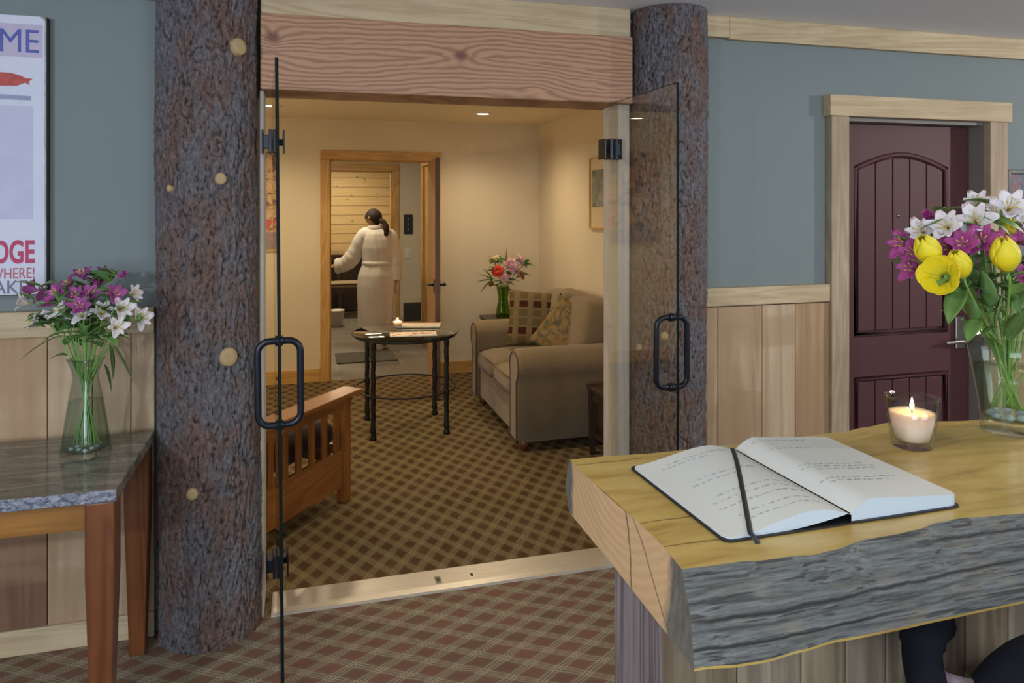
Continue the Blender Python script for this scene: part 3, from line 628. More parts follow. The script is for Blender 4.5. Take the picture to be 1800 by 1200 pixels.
# ------------------------------------------------------------------ log posts
def log_post(cx, cy, r, seed, label, knots):
    t = thing('log_post', label, 'post', (cx, cy, 0)); t['category'] = 'log post'
    NU, NV = 260, 900; V = []; dep = []
    ht = CZ-0.002
    import array
    for j in range(NV+1):
        z = ht*j/NV
        lean = 0.006*math.sin(z*1.7+seed); rr = r*(1.02-0.015*z)
        for i in range(NU):
            a = 2*PI*i/NU; ca, sa = math.cos(a), math.sin(a)
            wq = noise.noise(Vector((ca*r*22, sa*r*22, z*9+seed*3)))*0.9
            q = Vector((ca*r*52+wq, sa*r*52+wq, z*15+wq*1.5+seed*5))
            ridge = abs(noise.noise(q))            # 0 in the furrows
            f2 = noise.noise(Vector((ca*r*120, sa*r*120, z*70+seed)))
            big = noise.noise(Vector((ca*1.3, sa*1.3, z*1.5+seed*9)))
            d = min(1, ridge*3.0)
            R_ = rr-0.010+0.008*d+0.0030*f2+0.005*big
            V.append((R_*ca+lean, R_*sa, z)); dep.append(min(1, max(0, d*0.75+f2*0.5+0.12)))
    Fc = []
    for j in range(NV):
        for i in range(NU):
            k = (i+1) % NU; Fc.append((j*NU+i, j*NU+k, (j+1)*NU+k, (j+1)*NU+i))
    Fc.append(tuple(range(NU))[::-1]); Fc.append(tuple(NV*NU+i for i in range(NU)))
    me = bpy.data.meshes.new('bark'); me.from_pydata(V, [], Fc); me.materials.append(M_BARK)
    me.polygons.foreach_set('use_smooth', [True]*(len(Fc)-2)+[False]*2)
    at = me.attributes.new('depth', 'FLOAT', 'POINT'); at.data.foreach_set('value', dep)
    o = bpy.data.objects.new('bark', me); C.objects.link(o); o.parent = t
    for (x, y, rk) in knots:
        # ray from the eye to the log's round surface
        u = (x-900)/F; d = Vector((CT*u+ST, CT-ST*u)); A = d.dot(d); B = -2*(d.x*cx+d.y*cy); Cc = cx*cx+cy*cy-r*r
        q = (-B-math.sqrt(max(0, B*B-4*A*Cc)))/(2*A); P = d*q; z = H-(y-HOR)/F*q
        nx, ny = (P.x-cx)/r, (P.y-cy)/r; zr = rk*q/F
        m = MB().lathe([(zr*1.15, -0.02), (zr*1.08, 0.004), (zr, 0.008), (zr*0.5, 0.0095), (0.0001, 0.009)], 18, sy=1.08)
        k = m.build('branch_stub', M_CUT, t); k.location = (P.x-cx, P.y-cy, z)
        k.rotation_euler = Vector((nx, ny, 0.1)).to_track_quat('Z', 'Y').to_euler()
    if knots: 
        for k in t.children:
            if k.name.startswith('branch_stub'): k['label'] = 'pale sawn-off branch stub'
    return t
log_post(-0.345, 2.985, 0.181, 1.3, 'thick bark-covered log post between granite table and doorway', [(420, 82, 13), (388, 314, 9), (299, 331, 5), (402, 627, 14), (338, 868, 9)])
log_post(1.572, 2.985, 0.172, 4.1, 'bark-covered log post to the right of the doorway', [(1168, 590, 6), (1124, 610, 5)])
# ------------------------------------------------------------------ threshold
t = thing('threshold_plate', 'brushed aluminium threshold strip across the doorway floor', 'threshold', (0, 0, 0))
m = MB().prism([(2.975, 0.001), (3.155, 0.001), (3.15, 0.010), (3.02, 0.012), (2.985, 0.008)], -0.123, 1.328, 'X'); m.build('plate', M_ALU, t, bevel=0.0015)
for px_, py_, mm, k in ((770, 1019, M_BLACKP, 0), (829, 1010, M_NICKEL, 1)):
    P = at_z(px_, py_, 0.012)
    MB().box(P.x-0.013, P.x+0.013, P.y-0.028, P.y+0.028, 0.011, 0.0135).build('lock_keeper', plain('keeper', (0.75, 0.7, 0.55), 0.35, 0.5, bump=0) if k else plain('keeper', (0.25, 0.23, 0.17), 0.4, 0.5, bump=0), t, bevel=0.001)
    MB().box(P.x-0.006, P.x+0.006, P.y-0.014, P.y+0.014, 0.0135, 0.0142).build('lock_slot', M_BLACKP, t)
# ------------------------------------------------------------------ glass doors
def glass_door(hx, hy, ex, ey, label, side):
    d = Vector((ex-hx, ey-hy, 0)); L = d.length; a = math.atan2(d.y, d.x)
    t = thing('glass_door', label, 'door', (hx, hy, 0), a)
    m = MB(); th = 0.005
    if side > 0: t.rotation_euler = (0.009, 0, a); t.location.x += 0.010
    m.add([(0.02, -th, 0.02), (L, -th, 0.02), (L, -th, 2.03), (0.02, -th, 2.03), (0.02, th, 0.02), (L, th, 0.02), (L, th, 2.03), (0.02, th, 2.03)],
          [(0, 1, 2, 3), (7, 6, 5, 4)])
    m.add([(0.02, -th, 0.02), (L, -th, 0.02), (L, -th, 2.03), (0.02, -th, 2.03), (0.02, th, 0.02), (L, th, 0.02), (L, th, 2.03), (0.02, th, 2.03)],
          [(1, 5, 6, 2), (3, 2, 6, 7)], mi=1)
    m.build('pane', [M_PANE, M_PEDGE], t)
    for z in (1.83, 0.215):
        h = MB()
        for s_ in (-1, 1): h.box(0.005, 0.075, s_*0.0125-0.006, s_*0.0125+0.006, z-0.045, z+0.045)
        h.box(0.0, 0.06, *((-0.040, -0.006) if side > 0 else (0.006, 0.040)), z-0.026, z+0.026)
        h.box(-0.005, 0.07, *((-0.043, -0.037) if side > 0 else (0.036, 0.040)), z-0.045, z+0.045)
        h.box(0.005, 0.03, *((0.006, 0.036) if side > 0 else (-0.040, -0.006)), z-0.012, z+0.012)
        h.box(0.0, 0.075, *((0.034, 0.040) if side > 0 else (-0.044, -0.038)), z-0.045, z+0.045)
        h.build('hinge', M_BLACK, t, bevel=0.003)['label'] = 'dark bronze hinge'
    # pull handle, a loop on both faces
    w_, z0, z1, xr = 0.062, 0.925, 1.18, L-0.045
    rad = 0.035; pts = []
    for (cx_, cz_, a0) in ((w_-rad, z1-rad, 0), (-w_+rad, z1-rad, 90), (-w_+rad, z0+rad, 180), (w_-rad, z0+rad, 270)):
        for k in range(7):
            q = R(a0+15*k); pts.append((xr, cx_+rad*math.cos(q), cz_+rad*math.sin(q)))
    h = MB().tube(pts, 0.0105, 14, closed=True)
    for z in (z0, z1): h.tube([(xr, -0.011, z), (xr, 0.011, z)], 0.016, 16)
    h.build('pull_handle', M_BLACK, t)['label'] = 'dark bronze pull handle looped through the glass'
    return t
glass_door(-0.108, 3.00, -0.070, 2.29, 'open frameless glass door seen edge-on beside the thick log post', 1)
glass_door(1.29, 3.01, 1.29, 2.375, 'open frameless glass door folded back against the right log post', -1)
# ------------------------------------------------------------------ downlights
def downlight(x, y, label):
    t = thing('ceiling_downlight', label, 'ceiling light', (x, y, 2.34), 0, 'recessed lights in the lounge ceiling')
    MB().lathe([(0.050, -0.001), (0.052, -0.007), (0.066, -0.009), (0.072, -0.001)], 32).build('trim_ring', M_WHITEP, t)
    MB().lathe([(0.0001, -0.0035), (0.05, -0.0035)], 32).build('lens', M_LAMP, t)
    s = light('downlight_beam', 'SPOT', (x, y, 2.31), 46, WARM, 0.05, (0, 0, 0), spot=R(150), blend=0.9)
downlight(-0.24, 5.92, 'round recessed ceiling light at the doorway end above the far wall poster')
downlight(1.44, 5.98, 'round recessed ceiling light near the corner above the flowers')
downlight(0.7, 4.1, 'round recessed ceiling light behind the beam')
t = thing('fire_sprinkler', 'tiny fire sprinkler head on the lounge ceiling', 'sprinkler', (at_z(630, 172, 2.30).x, at_z(630, 172, 2.30).y, 2.34))
MB().lathe([(0.02, 0), (0.02, -0.004), (0.006, -0.006), (0.005, -0.03), (0.015, -0.034), (0.0001, -0.035)], 14).build('nozzle', M_NICKEL, t)
light('lounge_fill', 'POINT', (-1.9, 4.6, 1.35), 42, WARM, 0.12)  # unseen warm fill light added to brighten the lounge ceiling
light('corridor_lamp', 'AREA', (0.3, 8.0, 2.32), 18, (1.0, 0.82, 0.58), 0.4, (0, 0, 0))
light('pine_room_lamp', 'AREA', (0.4, 10.3, 2.2), 26, (1.0, 0.80, 0.52), 0.5, (0, 0, 0))
# ================================================================== OBJECTS
# ------------------------------------------------------------------ welcome sign on the left wall
def text_mesh(txt, size, mat, parent, loc, rot=(PI/2, 0, 0), name='lettering', align='RIGHT', depth=0.0012, bold=0.0, sx=1.0, name_mat=None):
    cu = bpy.data.curves.new('txt', 'FONT'); cu.body = txt; cu.size = size; cu.extrude = depth; cu.offset = bold; cu.align_x = align
    tmp = bpy.data.objects.new('txt', cu); C.objects.link(tmp)
    dg = bpy.context.evaluated_depsgraph_get(); me = bpy.data.meshes.new_from_object(tmp.evaluated_get(dg))
    bpy.data.objects.remove(tmp); me.materials.clear(); me.materials.append(mat)
    o = bpy.data.objects.new(name, me); C.objects.link(o); o.parent = parent; o.location = loc; o.rotation_euler = rot; o.scale = (sx, 1, 1)
    return o
def sign_face():
    t = NT('distressed_sign_face'); n = t.noise(t.obj((1, 1, 0.4)), 16, 6, 0.7); n2 = t.noise(t.obj(), 4, 3)
    col = t.mix(n2, (0.50, 0.54, 0.66), (0.62, 0.64, 0.72)); col = t.mix(t.ramp(n, [(0.60, 0), (0.72, 0.6)]), col, (0.36, 0.36, 0.50))
    s = t.sep(); d = t.m2('ADD', t.m2('SUBTRACT', s[0], 0), t.m2('MULTIPLY', t.m2('SUBTRACT', n, 0.5), 0.012))
    corner = t.m2('ADD', s[0], t.m2('ADD', s[2], t.m2('MULTIPLY', t.m2('SUBTRACT', n, 0.5), 0.04)))
    col = t.mix(t.ramp(t.m2('SUBTRACT', corner, 0.955), [(0.0, 0), (0.012, 0.8)]), col, (0.16, 0.12, 0.08))
    col = t.mix(t.ramp(t.m2('ABSOLUTE', d), [(0.001, 0.9), (0.008, 0)]), col, (0.10, 0.08, 0.06))
    return t.fin(col, 0.7)
SR = at_y(82, 100, 2.962).x; zt = at_y(80, 30, 2.962).z; zb = at_y(80, 516, 2.962).z
M_SFACE = sign_face()
t = thing('wall_sign', 'tall distressed white lodge sign with blue and red lettering on the blue wall', 'sign', (SR, 2.962, zb))
SHt = zt-zb
MB().box(-0.62, 0, 0, 0.036, 0, SHt).build('board', plain('dark_board_edge', (0.035, 0.03, 0.025), 0.7), t)
MB().box(-0.62, 0.0, -0.0015, 0, 0, SHt).build('painted_face', M_SFACE, t)
zz = lambda y: at_y(40, y, 2.96).z-zb
xx = lambda x: at_y(x, 100, 2.96).x-SR
MB().box(-0.60, -0.012, -0.0022, -0.0014, zz(100), zz(42)).build('title_band', plain('lilac_title_band', (0.44, 0.40, 0.52), 0.7, var=0.1), t)
M_TB = plain('blue_sign_paint', (0.075, 0.10, 0.34), 0.7, var=0.3); M_TR = plain('red_sign_paint', (0.42, 0.05, 0.12), 0.7, var=0.3)
M_TR2 = plain('thin_red_sign_paint', (0.42, 0.10, 0.12), 0.7, var=0.3); M_TG = plain('grey_sign_paint', (0.16, 0.16, 0.24), 0.7, var=0.3)
x_r = xx(70)
text_mesh('WELCOME', 0.118, M_TB, t, (x_r, -0.0018, zz(92)), bold=0.0, sx=0.86)
text_mesh('LODGE', 0.110, M_TR, t, (xx(61), -0.0018, zz(461)), bold=0.0030, sx=0.58)
text_mesh('ANYWHERE!', 0.054, M_TR2, t, (xx(62), -0.0018, zz(489)), sx=0.70)
text_mesh('LAKES', 0.066, M_TG, t, (xx(64), -0.0018, zz(515)), sx=0.88)
# red paddle shape with a ragged tip and the blue stroke below it
pz = zz(141); sp = [(-0.50, pz-0.018), (-0.2, pz-0.024), (xx(30), pz-0.020), (xx(44), pz-0.008), (xx(52), pz-0.016), (xx(50), pz-0.004), (xx(57), pz+0.006), (xx(45), pz+0.008), (xx(36), pz+0.016), (xx(20), pz+0.024), (-0.2, pz+0.028), (-0.50, pz+0.020)]
MB().prism(sp, -0.0035, -0.0014).build('red_emblem', plain('faded_red_paint', (0.40, 0.07, 0.06), 0.7, var=0.5, scale=60), t)
q = zz(170); MB().prism([(-0.5, q-0.005), (xx(54), q-0.012), (xx(55), q+0.003), (-0.5, q+0.018)], -0.0030, -0.0014).build('blue_stroke', plain('faded_blue_paint', (0.26, 0.29, 0.42), 0.7, var=0.3, scale=60), t)
MB().box(-0.60, xx(58), -0.0021, -0.0014, zz(385), zz(186)).build('faded_panel', plain('faded_lilac_panel', (0.46, 0.46, 0.60), 0.7, var=0.16, scale=12), t)
# ------------------------------------------------------------------ granite console table
TX, TY0, TY1, TZ = -0.522, 2.355, 2.93, 0.77
t = thing('console_table', 'granite-topped console table with dark cherry legs by the log post', 'table', (-1.2, (TY0+TY1)/2, 0))
ox, oy = -1.2, (TY0+TY1)/2
m = MB().box(-1.9-ox, TX-ox, TY0-oy, TY1-oy, TZ-0.036, TZ)
for i, f in enumerate(m.f):                                   # vertical faces carry the rough-cut edge
    if i == 2 : m.mi[i] = 1
m.build('granite_top', [M_GRAN, M_GRANE], t, bevel=0.004, seg=3)
for (lx, ly) in ((-0.567, 2.40), (-0.567, 2.875), (-1.85, 2.40), (-1.85, 2.875)):
    m = MB().tbox((lx-ox, ly-oy, 0.52), (lx-ox, ly-oy, TZ-0.0365), 0.078, 0.078, 0.078, 0.078).tbox((lx-ox, ly-oy, 0.001), (lx-ox, ly-oy, 0.52), 0.05, 0.05, 0.078, 0.078)
    m.build('leg', M_TABLEW, t, bevel=0.004, merge=True)
m = MB().box(-1.812-ox, -0.606-ox, 2.375-oy, 2.397-oy, TZ-0.115, TZ-0.037); m.build('apron', M_TABLEX, t, bevel=0.002)
m = MB().box(-0.592-ox, -0.570-ox, 2.44-oy, 2.835-oy, TZ-0.115, TZ-0.037); m.build('apron', M_TABLEX, t, bevel=0.002)
m = MB().box(-1.812-ox, -0.606-ox, 2.875-oy, 2.895-oy, TZ-0.115, TZ-0.037); m.build('apron', M_TABLEX, t, bevel=0.002)
# ------------------------------------------------------------------ flowers
def petal_grid(m, L, Wd, az, el, curl, cup=0.35, mi=0, base=0.12, tipw=0.0, nu=7, nv=4):
    """one petal growing from the origin, elevation el above the horizon, azimuth az, curling outwards"""
    ca, sa = math.cos(az), math.sin(az)
    def fn(u, v):
        a = el-curl*u; s_ = u*L
        # integrate the curl roughly
        x = L*(u*math.cos(el-curl*u*0.5)); z = L*(u*math.sin(el-curl*u*0.5))
        wv = Wd*(base+(1-base)*math.sin(PI*min(1, u**0.8*0.93)))*(1-tipw*u)
        y = (v-0.5)*wv; z2 = z+cup*abs(v-0.5)**2*4*wv*0.5*math.sin(el+0.8)
        x -= cup*abs(v-0.5)**2*4*wv*0.3*math.sin(el)
        return (ca*x-sa*y, sa*x+ca*y, z2)
    m.grid(fn, nu, nv, tone=lambda u, v: u, mi=mi)
def alstro(seed):
    r = random.Random(seed); m = MB()
    for k in range(6):
        inner = k % 2
        petal_grid(m, r.uniform(0.036, 0.044), 0.017 if inner else 0.024, 2*PI*k/6+r.uniform(-.12, .12), r.uniform(1.0, 1.2), r.uniform(0.7, 1.2) if not inner else r.uniform(0.4, 0.8))
    return m
def bud(seed):
    m = MB()
    for k in range(5): petal_grid(m, 0.034, 0.018, 2*PI*k/5, 1.45, 0.25)
    return m
def tulip(open_=0.0, seed=0):
    r = random.Random(seed); m = MB()
    for ring in range(2):
        for k in range(3):
            az = 2*PI*k/3+ring*PI/3+r.uniform(-.1, .1)
            ca, sa = math.cos(az), math.sin(az); sc_ = 1.0 if ring else 0.93
            def fn(u, v, ca=ca, sa=sa, sc_=sc_):
                rad = (0.0225*math.sin(PI*min(1, 0.08+u*0.84))**0.8+open_*0.030*u*u)*sc_
                ang = (v-0.5)*2.3*(math.sin(PI*min(1, 0.14+0.80*u))**0.7)*(1-0.45*open_*u)
                a = math.atan2(sa, ca)+ang
                return (rad*math.cos(a), rad*math.sin(a), 0.062*u*(1-0.3*open_*u)-0.006*abs(v-.5)*u)
            m.grid(fn, 9, 6, tone=lambda u, v: u)
    return m
def gerbera(seed, n=22, layers=3, L=0.04, W=0.011):
    r = random.Random(seed); m = MB()
    for l in range(layers):
        for k in range(n): petal_grid(m, L*(1-0.17*l), W, 2*PI*(k+0.5*l)/n, 0.30+0.35*l, 0.25, cup=0.2, nu=4, nv=2)
    return m
def rose(seed):
    r = random.Random(seed); m = MB()
    for l in range(5):
        n = 3+l
        for k in range(n): petal_grid(m, 0.024+0.0035*l, 0.022+0.002*l, 2*PI*k/n+l*0.7, 1.5-0.20*l, 0.1+0.22*l, cup=0.9, nu=5, nv=4)
    return m
MESH = {}
def bloom_mesh(kind, mat, var):
    key = (kind, mat.name, var)
    if key not in MESH:
        m = {'alstro': lambda: alstro(var), 'bud': lambda: bud(var), 'tulip': lambda: tulip(0, var), 'tulip_open': lambda: tulip(1.0, var), 'gerbera': lambda: gerbera(var), 'rose': lambda: rose(var)}[kind]()
        o = m.build('blossom', mat, solid=0.0006); MESH[key] = o.data
        bpy.data.objects.remove(o)
    return MESH[key]
ST_ME = {}
def stamens(kind):
    if kind not in ST_ME:
        m = MB(); r = random.Random(3)
        if kind == 'gerbera': m.lathe([(0.0001, 0.008), (0.008, 0.007), (0.010, 0.002)], 14)
        else:
            for k in range(5):
                a = 2*PI*k/5+0.3; x, y = math.cos(a), math.sin(a)
                m.tube([(0, 0, 0.003), (x*0.004, y*0.004, 0.02), (x*0.009, y*0.009, 0.031)], [0.0005, 0.0005, 0.0014], 5)
        o = m.build('stamens', M_STAMEN); ST_ME[kind] = o.data; bpy.data.objects.remove(o)
    return ST_ME[kind]
def leaf_mb(m, p0, d, L, W, droop, tw=0.0, r=random):
    """a lanceolate blade from p0 along d drooping under gravity"""
    d = Vector(d).normalized(); side = d.cross(Vector((0, 0, 1)))
    if side.length < 1e-3: side = Vector((1, 0, 0))
    side.normalize(); side = (Matrix.Rotation(tw, 3, d) @ side)
    nrm = side.cross(d)
    def fn(u, v):
        c = Vector(p0)+d*(L*u)+Vector((0, 0, -droop*L*u*u))
        wv = W*math.sin(PI*min(1, 0.04+0.96*u**0.75))**0.9
        return c+side*((v-0.5)*wv)+nrm*(abs(v-0.5)*wv*0.35)
    m.grid(fn, 9, 4)
def flower(name, label, cat, group, base, head, dirv, kind, mat, var, leaves=2, size=1.0, leaf_mat=None, leafL=0.075, leafW=0.016, seed=0, mids=None, stem_r=0.0019):
    r = random.Random(seed)
    t = thing(name, label, cat, tuple(base), 0, group); B = Vector(base)
    head = Vector(head); dirv = Vector(dirv).normalized()
    p = [Vector((0, 0, 0))]
    if mids: p += [Vector(q)-B for q in mids]
    p += [head-B-dirv*0.035, head-B]
    MB().tube(smooth_poly(p, 5), stem_r, 7).build('stem', M_STEM, t)
    bo = bpy.data.objects.new('blossom', bloom_mesh(kind, mat, var)); C.objects.link(bo); bo.parent = t
    bo.location = head-B; bo.rotation_euler = dirv.to_track_quat('Z', 'Y').to_euler(); bo.scale = (size,)*3
    md = bo.modifiers.new('solid', 'SOLIDIFY'); md.thickness = 0.0006
    if kind in ('alstro', 'gerbera'):
        s_ = bpy.data.objects.new('stamens', stamens(kind)); C.objects.link(s_); s_.parent = bo
    if leaves:
        pts = smooth_poly(p, 5)
        for k in range(leaves):
            q = pts[int(len(pts)*r.uniform(0.62, 0.88))]
            a = r.uniform(0, 2*PI); m = MB()
            leaf_mb(m, q, (math.cos(a), math.sin(a), r.uniform(0.1, 0.9)), leafL*r.uniform(0.7, 1.25), leafW*r.uniform(0.8, 1.3), r.uniform(0.1, 0.6), r.uniform(-.4, .4))
            m.build('leaf', leaf_mat or (M_LEAF if r.random() < 0.7 else M_LEAFL), t, solid=0.0005)
    return t
ORD = ['leftmost', 'second from the left', 'third from the left', 'fourth from the left', 'fifth from the left', 'sixth from the left', 'seventh from the left', 'eighth from the left', 'ninth from the left', 'tenth from the left', 'eleventh from the left', 'twelfth from the left', 'thirteenth from the left']
def bouquet(vc, zneck, rneck, rbase, zb_, blooms, depth0, jit, tail, name_of, leafkw, axis_up=0.6, seed=5):
    """blooms: list of (px, py, kind, mat, colour words, size, dz)"""
    rr = random.Random(seed)
    bycol = {}
    for b in blooms: bycol.setdefault(b[4], []).append((b[0], b[1]))
    for k in bycol: bycol[k].sort()
    for i, b in enumerate(blooms):
        px, py, kind, mat, cw, size, dz = b
        P = at_d(px, py, depth0+dz)
        off = Vector((P.x-vc[0], P.y-vc[1], 0)); a = math.atan2(off.y, off.x)+rr.uniform(-.3, .3)
        rn = rneck*min(1, off.length/0.12)*rr.uniform(.6, .95)
        nk = Vector((vc[0]+rn*math.cos(a), vc[1]+rn*math.sin(a), zneck))
        a2 = a+PI+rr.uniform(-.5, .5); bs = Vector((vc[0]+rbase*rr.uniform(.3, 1)*math.cos(a2), vc[1]+rbase*rr.uniform(.3, 1)*math.sin(a2), zb_))
        dr_ = Vector((off.x*1.6, off.y*1.2-0.10, 0)) + Vector((0, 0, 0.16*axis_up))
        if kind == 'tulip': dr_ = Vector((off.x*0.5, -0.03, 0.16))
        lst = bycol[cw]; n = lst.index((px, py))
        label = ('%s of the %s, %s' % (ORD[n], cw, tail)) if len(lst) > 1 else '%s, %s' % (cw, tail)
        flower(name_of(kind), label, 'flower', cw + ', ' + tail if len(lst) > 1 else None, bs, P, dr_, kind, mat, i % 3, size=size, seed=seed*100+i, mids=[(bs+nk)/2+Vector((rr.uniform(-.003, .003), 0, 0)), nk], **leafkw)
def fname(k): return {'alstro': 'alstroemeria', 'bud': 'alstroemeria', 'tulip': 'tulip', 'tulip_open': 'tulip', 'gerbera': 'gerbera', 'rose': 'rose'}[k]
# ---- vase on the granite table
VC = at_z(151, 797, TZ); VZ = TZ+0.0006
t = thing('glass_vase', 'flared square glass vase of alstroemeria on the granite table', 'vase', (VC.x, VC.y, VZ))
outer = [(0.0001, 0.0), (0.066, 0.0), (0.071, 0.004), (0.071, 0.010), (0.066, 0.05), (0.060, 0.10), (0.053, 0.15), (0.045, 0.20), (0.0375, 0.24), (0.036, 0.255), (0.039, 0.275), (0.047, 0.30), (0.054, 0.315)]
inner = [(0.052, 0.316), (0.045, 0.300), (0.0365, 0.275), (0.0335, 0.255), (0.035, 0.24), (0.042, 0.20), (0.050, 0.15), (0.057, 0.10), (0.063, 0.05), (0.066, 0.016), (0.0001, 0.013)]
outer = [(r_*0.84, z_) for r_, z_ in outer]; inner = [(r_*0.84, z_) for r_, z_ in inner]
MB().lathe(outer+inner, 96, power=6, rot=R(-31)).build('vase_body', M_VASE, t, merge=True)
MB().lathe([(r_*0.84, z_) for r_, z_ in [(0.0001, 0.0145), (0.0645, 0.018), (0.0615, 0.05), (0.0555, 0.10), (0.0485, 0.15), (0.0445, 0.178), (0.0001, 0.178)]], 96, power=6, rot=R(-31)).build('water', M_WATER, t, merge=True)
M_PEBB = plain('clear_pebble_glass', (0.42, 0.47, 0.56), 0.08, var=0.5, scale=90, bump=0, spec=0.9)
for k in range(9):
    a = 2*PI*k/9; rp = 0.042 if k % 2 else 0.030
    o = MB().lathe([(0.0001, -0.006), (0.006, -0.004), (0.009, 0), (0.006, 0.004), (0.0001, 0.006)], 12).build('glass_pebble', M_PEBB)
    o.location = (VC.x+rp*math.cos(a), VC.y+rp*math.sin(a), VZ+0.0225)
    tag(o, 'clear glass pebble in the bottom of the vase on the granite table', 'pebble', 'glass pebbles in the left vase')
LB = [(66, 511, 'alstro', P_PURP), (96, 535, 'alstro', P_PURP), (107, 519, 'alstro', P_PURP), (129, 509, 'alstro', P_PURP), (149, 492, 'alstro', P_PURP), (138, 526, 'alstro', P_PURP), (181, 490, 'alstro', P_PURP), (206, 488, 'bud', P_PURP), (198, 519, 'alstro', P_PURP), (169, 506, 'alstro', P_PURP), (143, 542, 'alstro', P_PURP), (84, 524, 'alstro', P_PURP), (160, 520, 'alstro', P_PURP),
      (73, 571, 'alstro', P_WHITE), (52, 534, 'alstro', P_WHITE), (147, 558, 'alstro', P_WHITE), (177, 553, 'alstro', P_WHITE), (201, 577, 'alstro', P_WHITE), (238, 561, 'alstro', P_WHITE), (228, 520, 'alstro', P_WHITE), (118, 552, 'alstro', P_WHITE), (208, 545, 'alstro', P_WHITE), (130, 568, 'bud', P_WHITE), (95, 556, 'bud', P_WHITE)]
zc0 = 2.42; rj = random.Random(8)
LBs = [(x, y, k, m_, 'purple alstroemerias' if m_ is P_PURP else 'white alstroemerias', rj.uniform(1.12, 1.35), (rj.uniform(0.02, 0.09) if y < 515 else rj.uniform(-0.08, 0.03))) for x, y, k, m_ in LB]
bouquet((VC.x, VC.y), VZ+0.25, 0.026, 0.045, VZ+0.03, LBs, zc0, 0.05, 'in the vase on the granite table', fname, dict(leaves=5, leafL=0.08, leafW=0.036), seed=5)
# drooping leaf sprays of the left bouquet
def spray(label, base, pts, blades, mat=M_LEAF):
    t = thing('leaf_spray', label, 'foliage', tuple(base)); B = Vector(base)
    MB().tube(smooth_poly([Vector((0, 0, 0))]+[Vector(p)-B for p in pts], 6), 0.0017, 6).build('stem', M_STEM, t)
    for (p, d, L_, W_, dr_) in blades:
        m = MB(); leaf_mb(m, Vector(p)-B, d, L_, W_, dr_); m.build('leaf', mat, t, solid=0.0005)
D2 = lambda x, y, z=zc0: at_d(x, y, z)
nk = Vector((VC.x, VC.y, VZ+0.25))
spray('drooping dark leaves at the right rim of the granite table vase', (VC.x-0.01, VC.y, VZ+0.035), [nk+Vector((0.015, -0.01, 0)), D2(185, 618, 2.36), D2(192, 600, 2.34)],
      [(D2(192, 605, 2.34), (0.10, -0.02, -0.9), 0.105, 0.032, 0.1), (D2(183, 640, 2.34), (0.25, -0.02, -0.95), 0.085, 0.026, 0.1), (D2(200, 608, 2.34), (0.45, -0.03, -0.85), 0.12, 0.020, 0.1)])
spray('leaves arching left from the granite table vase', (VC.x+0.012, VC.y, VZ+0.035), [nk+Vector((-0.015, -0.01, 0)), D2(122, 600, 2.38), D2(100, 588, 2.36)],
      [(D2(108, 590, 2.36), (-0.9, 0.05, -0.25), 0.13, 0.020, 0.35), (D2(118, 625, 2.36), (-0.9, 0, 0.3), 0.055, 0.028, 0.5), (D2(80, 575, 2.36), (-0.9, 0.1, 0.25), 0.07, 0.025, 0.3)])
spray('leafy sprig in the middle of the granite table bouquet', (VC.x, VC.y+0.01, VZ+0.035), [nk, D2(150, 590, 2.36), D2(150, 572, 2.35)],
      [(D2(150, 590, 2.36), (a_, -0.3, b_), 0.065, 0.026, 0.2) for a_, b_ in ((-0.8, 0.5), (0.8, 0.4), (-0.2, 0.9), (0.35, 0.8), (-0.9, 0.0), (0.9, -0.1))])
# ------------------------------------------------------------------ live-edge desk
NEAR = [(1205, 999), (1250, 994), (1299, 987), (1345, 984), (1390, 977), (1430, 975), (1458, 968), (1527, 947), (1575, 939), (1609, 931), (1650, 918), (1686, 911), (1740, 907), (1800, 902)]
FARP = [(1007, 807), (1060, 802), (1150, 796), (1300, 780), (1480, 759), (1520, 751), (1560, 743), (1640, 741), (1700, 739), (1800, 735)]
BOT = [(1241, 1171), (1300, 1167), (1344, 1160), (1408, 1142), (1472, 1124), (1513, 1117), (1572, 1105), (1663, 1085), (1727, 1071), (1800, 1056)]
def curve(pts, z):
    q = [at_z(x, y, z) for x, y in pts]; q.sort(key=lambda p: p.x)
    q.append(Vector((2.15, q[-1].y+0.02, z)))
    def f(x):
        if x <= q[0].x: return q[0].y
        for a, b in zip(q, q[1:]):
            if a.x <= x <= b.x: s_ = (x-a.x)/(b.x-a.x); s_ = s_*s_*(3-2*s_); return a.y+(b.y-a.y)*s_
        return q[-1].y
    return f
DZ, DB = 1.13, 1.03
fn_, ff_, fb_ = curve(NEAR, DZ), curve(FARP, DZ), curve(BOT, DB)
t = thing('reception_desk', 'live-edge timber desk with golden top and weathered grey front edge', 'desk', (1.2, 1.05, 0))
OX, OY = 1.2, 1.05
m = MB(); NX = 330; XA, XB = 0.469, 2.1; secs = []
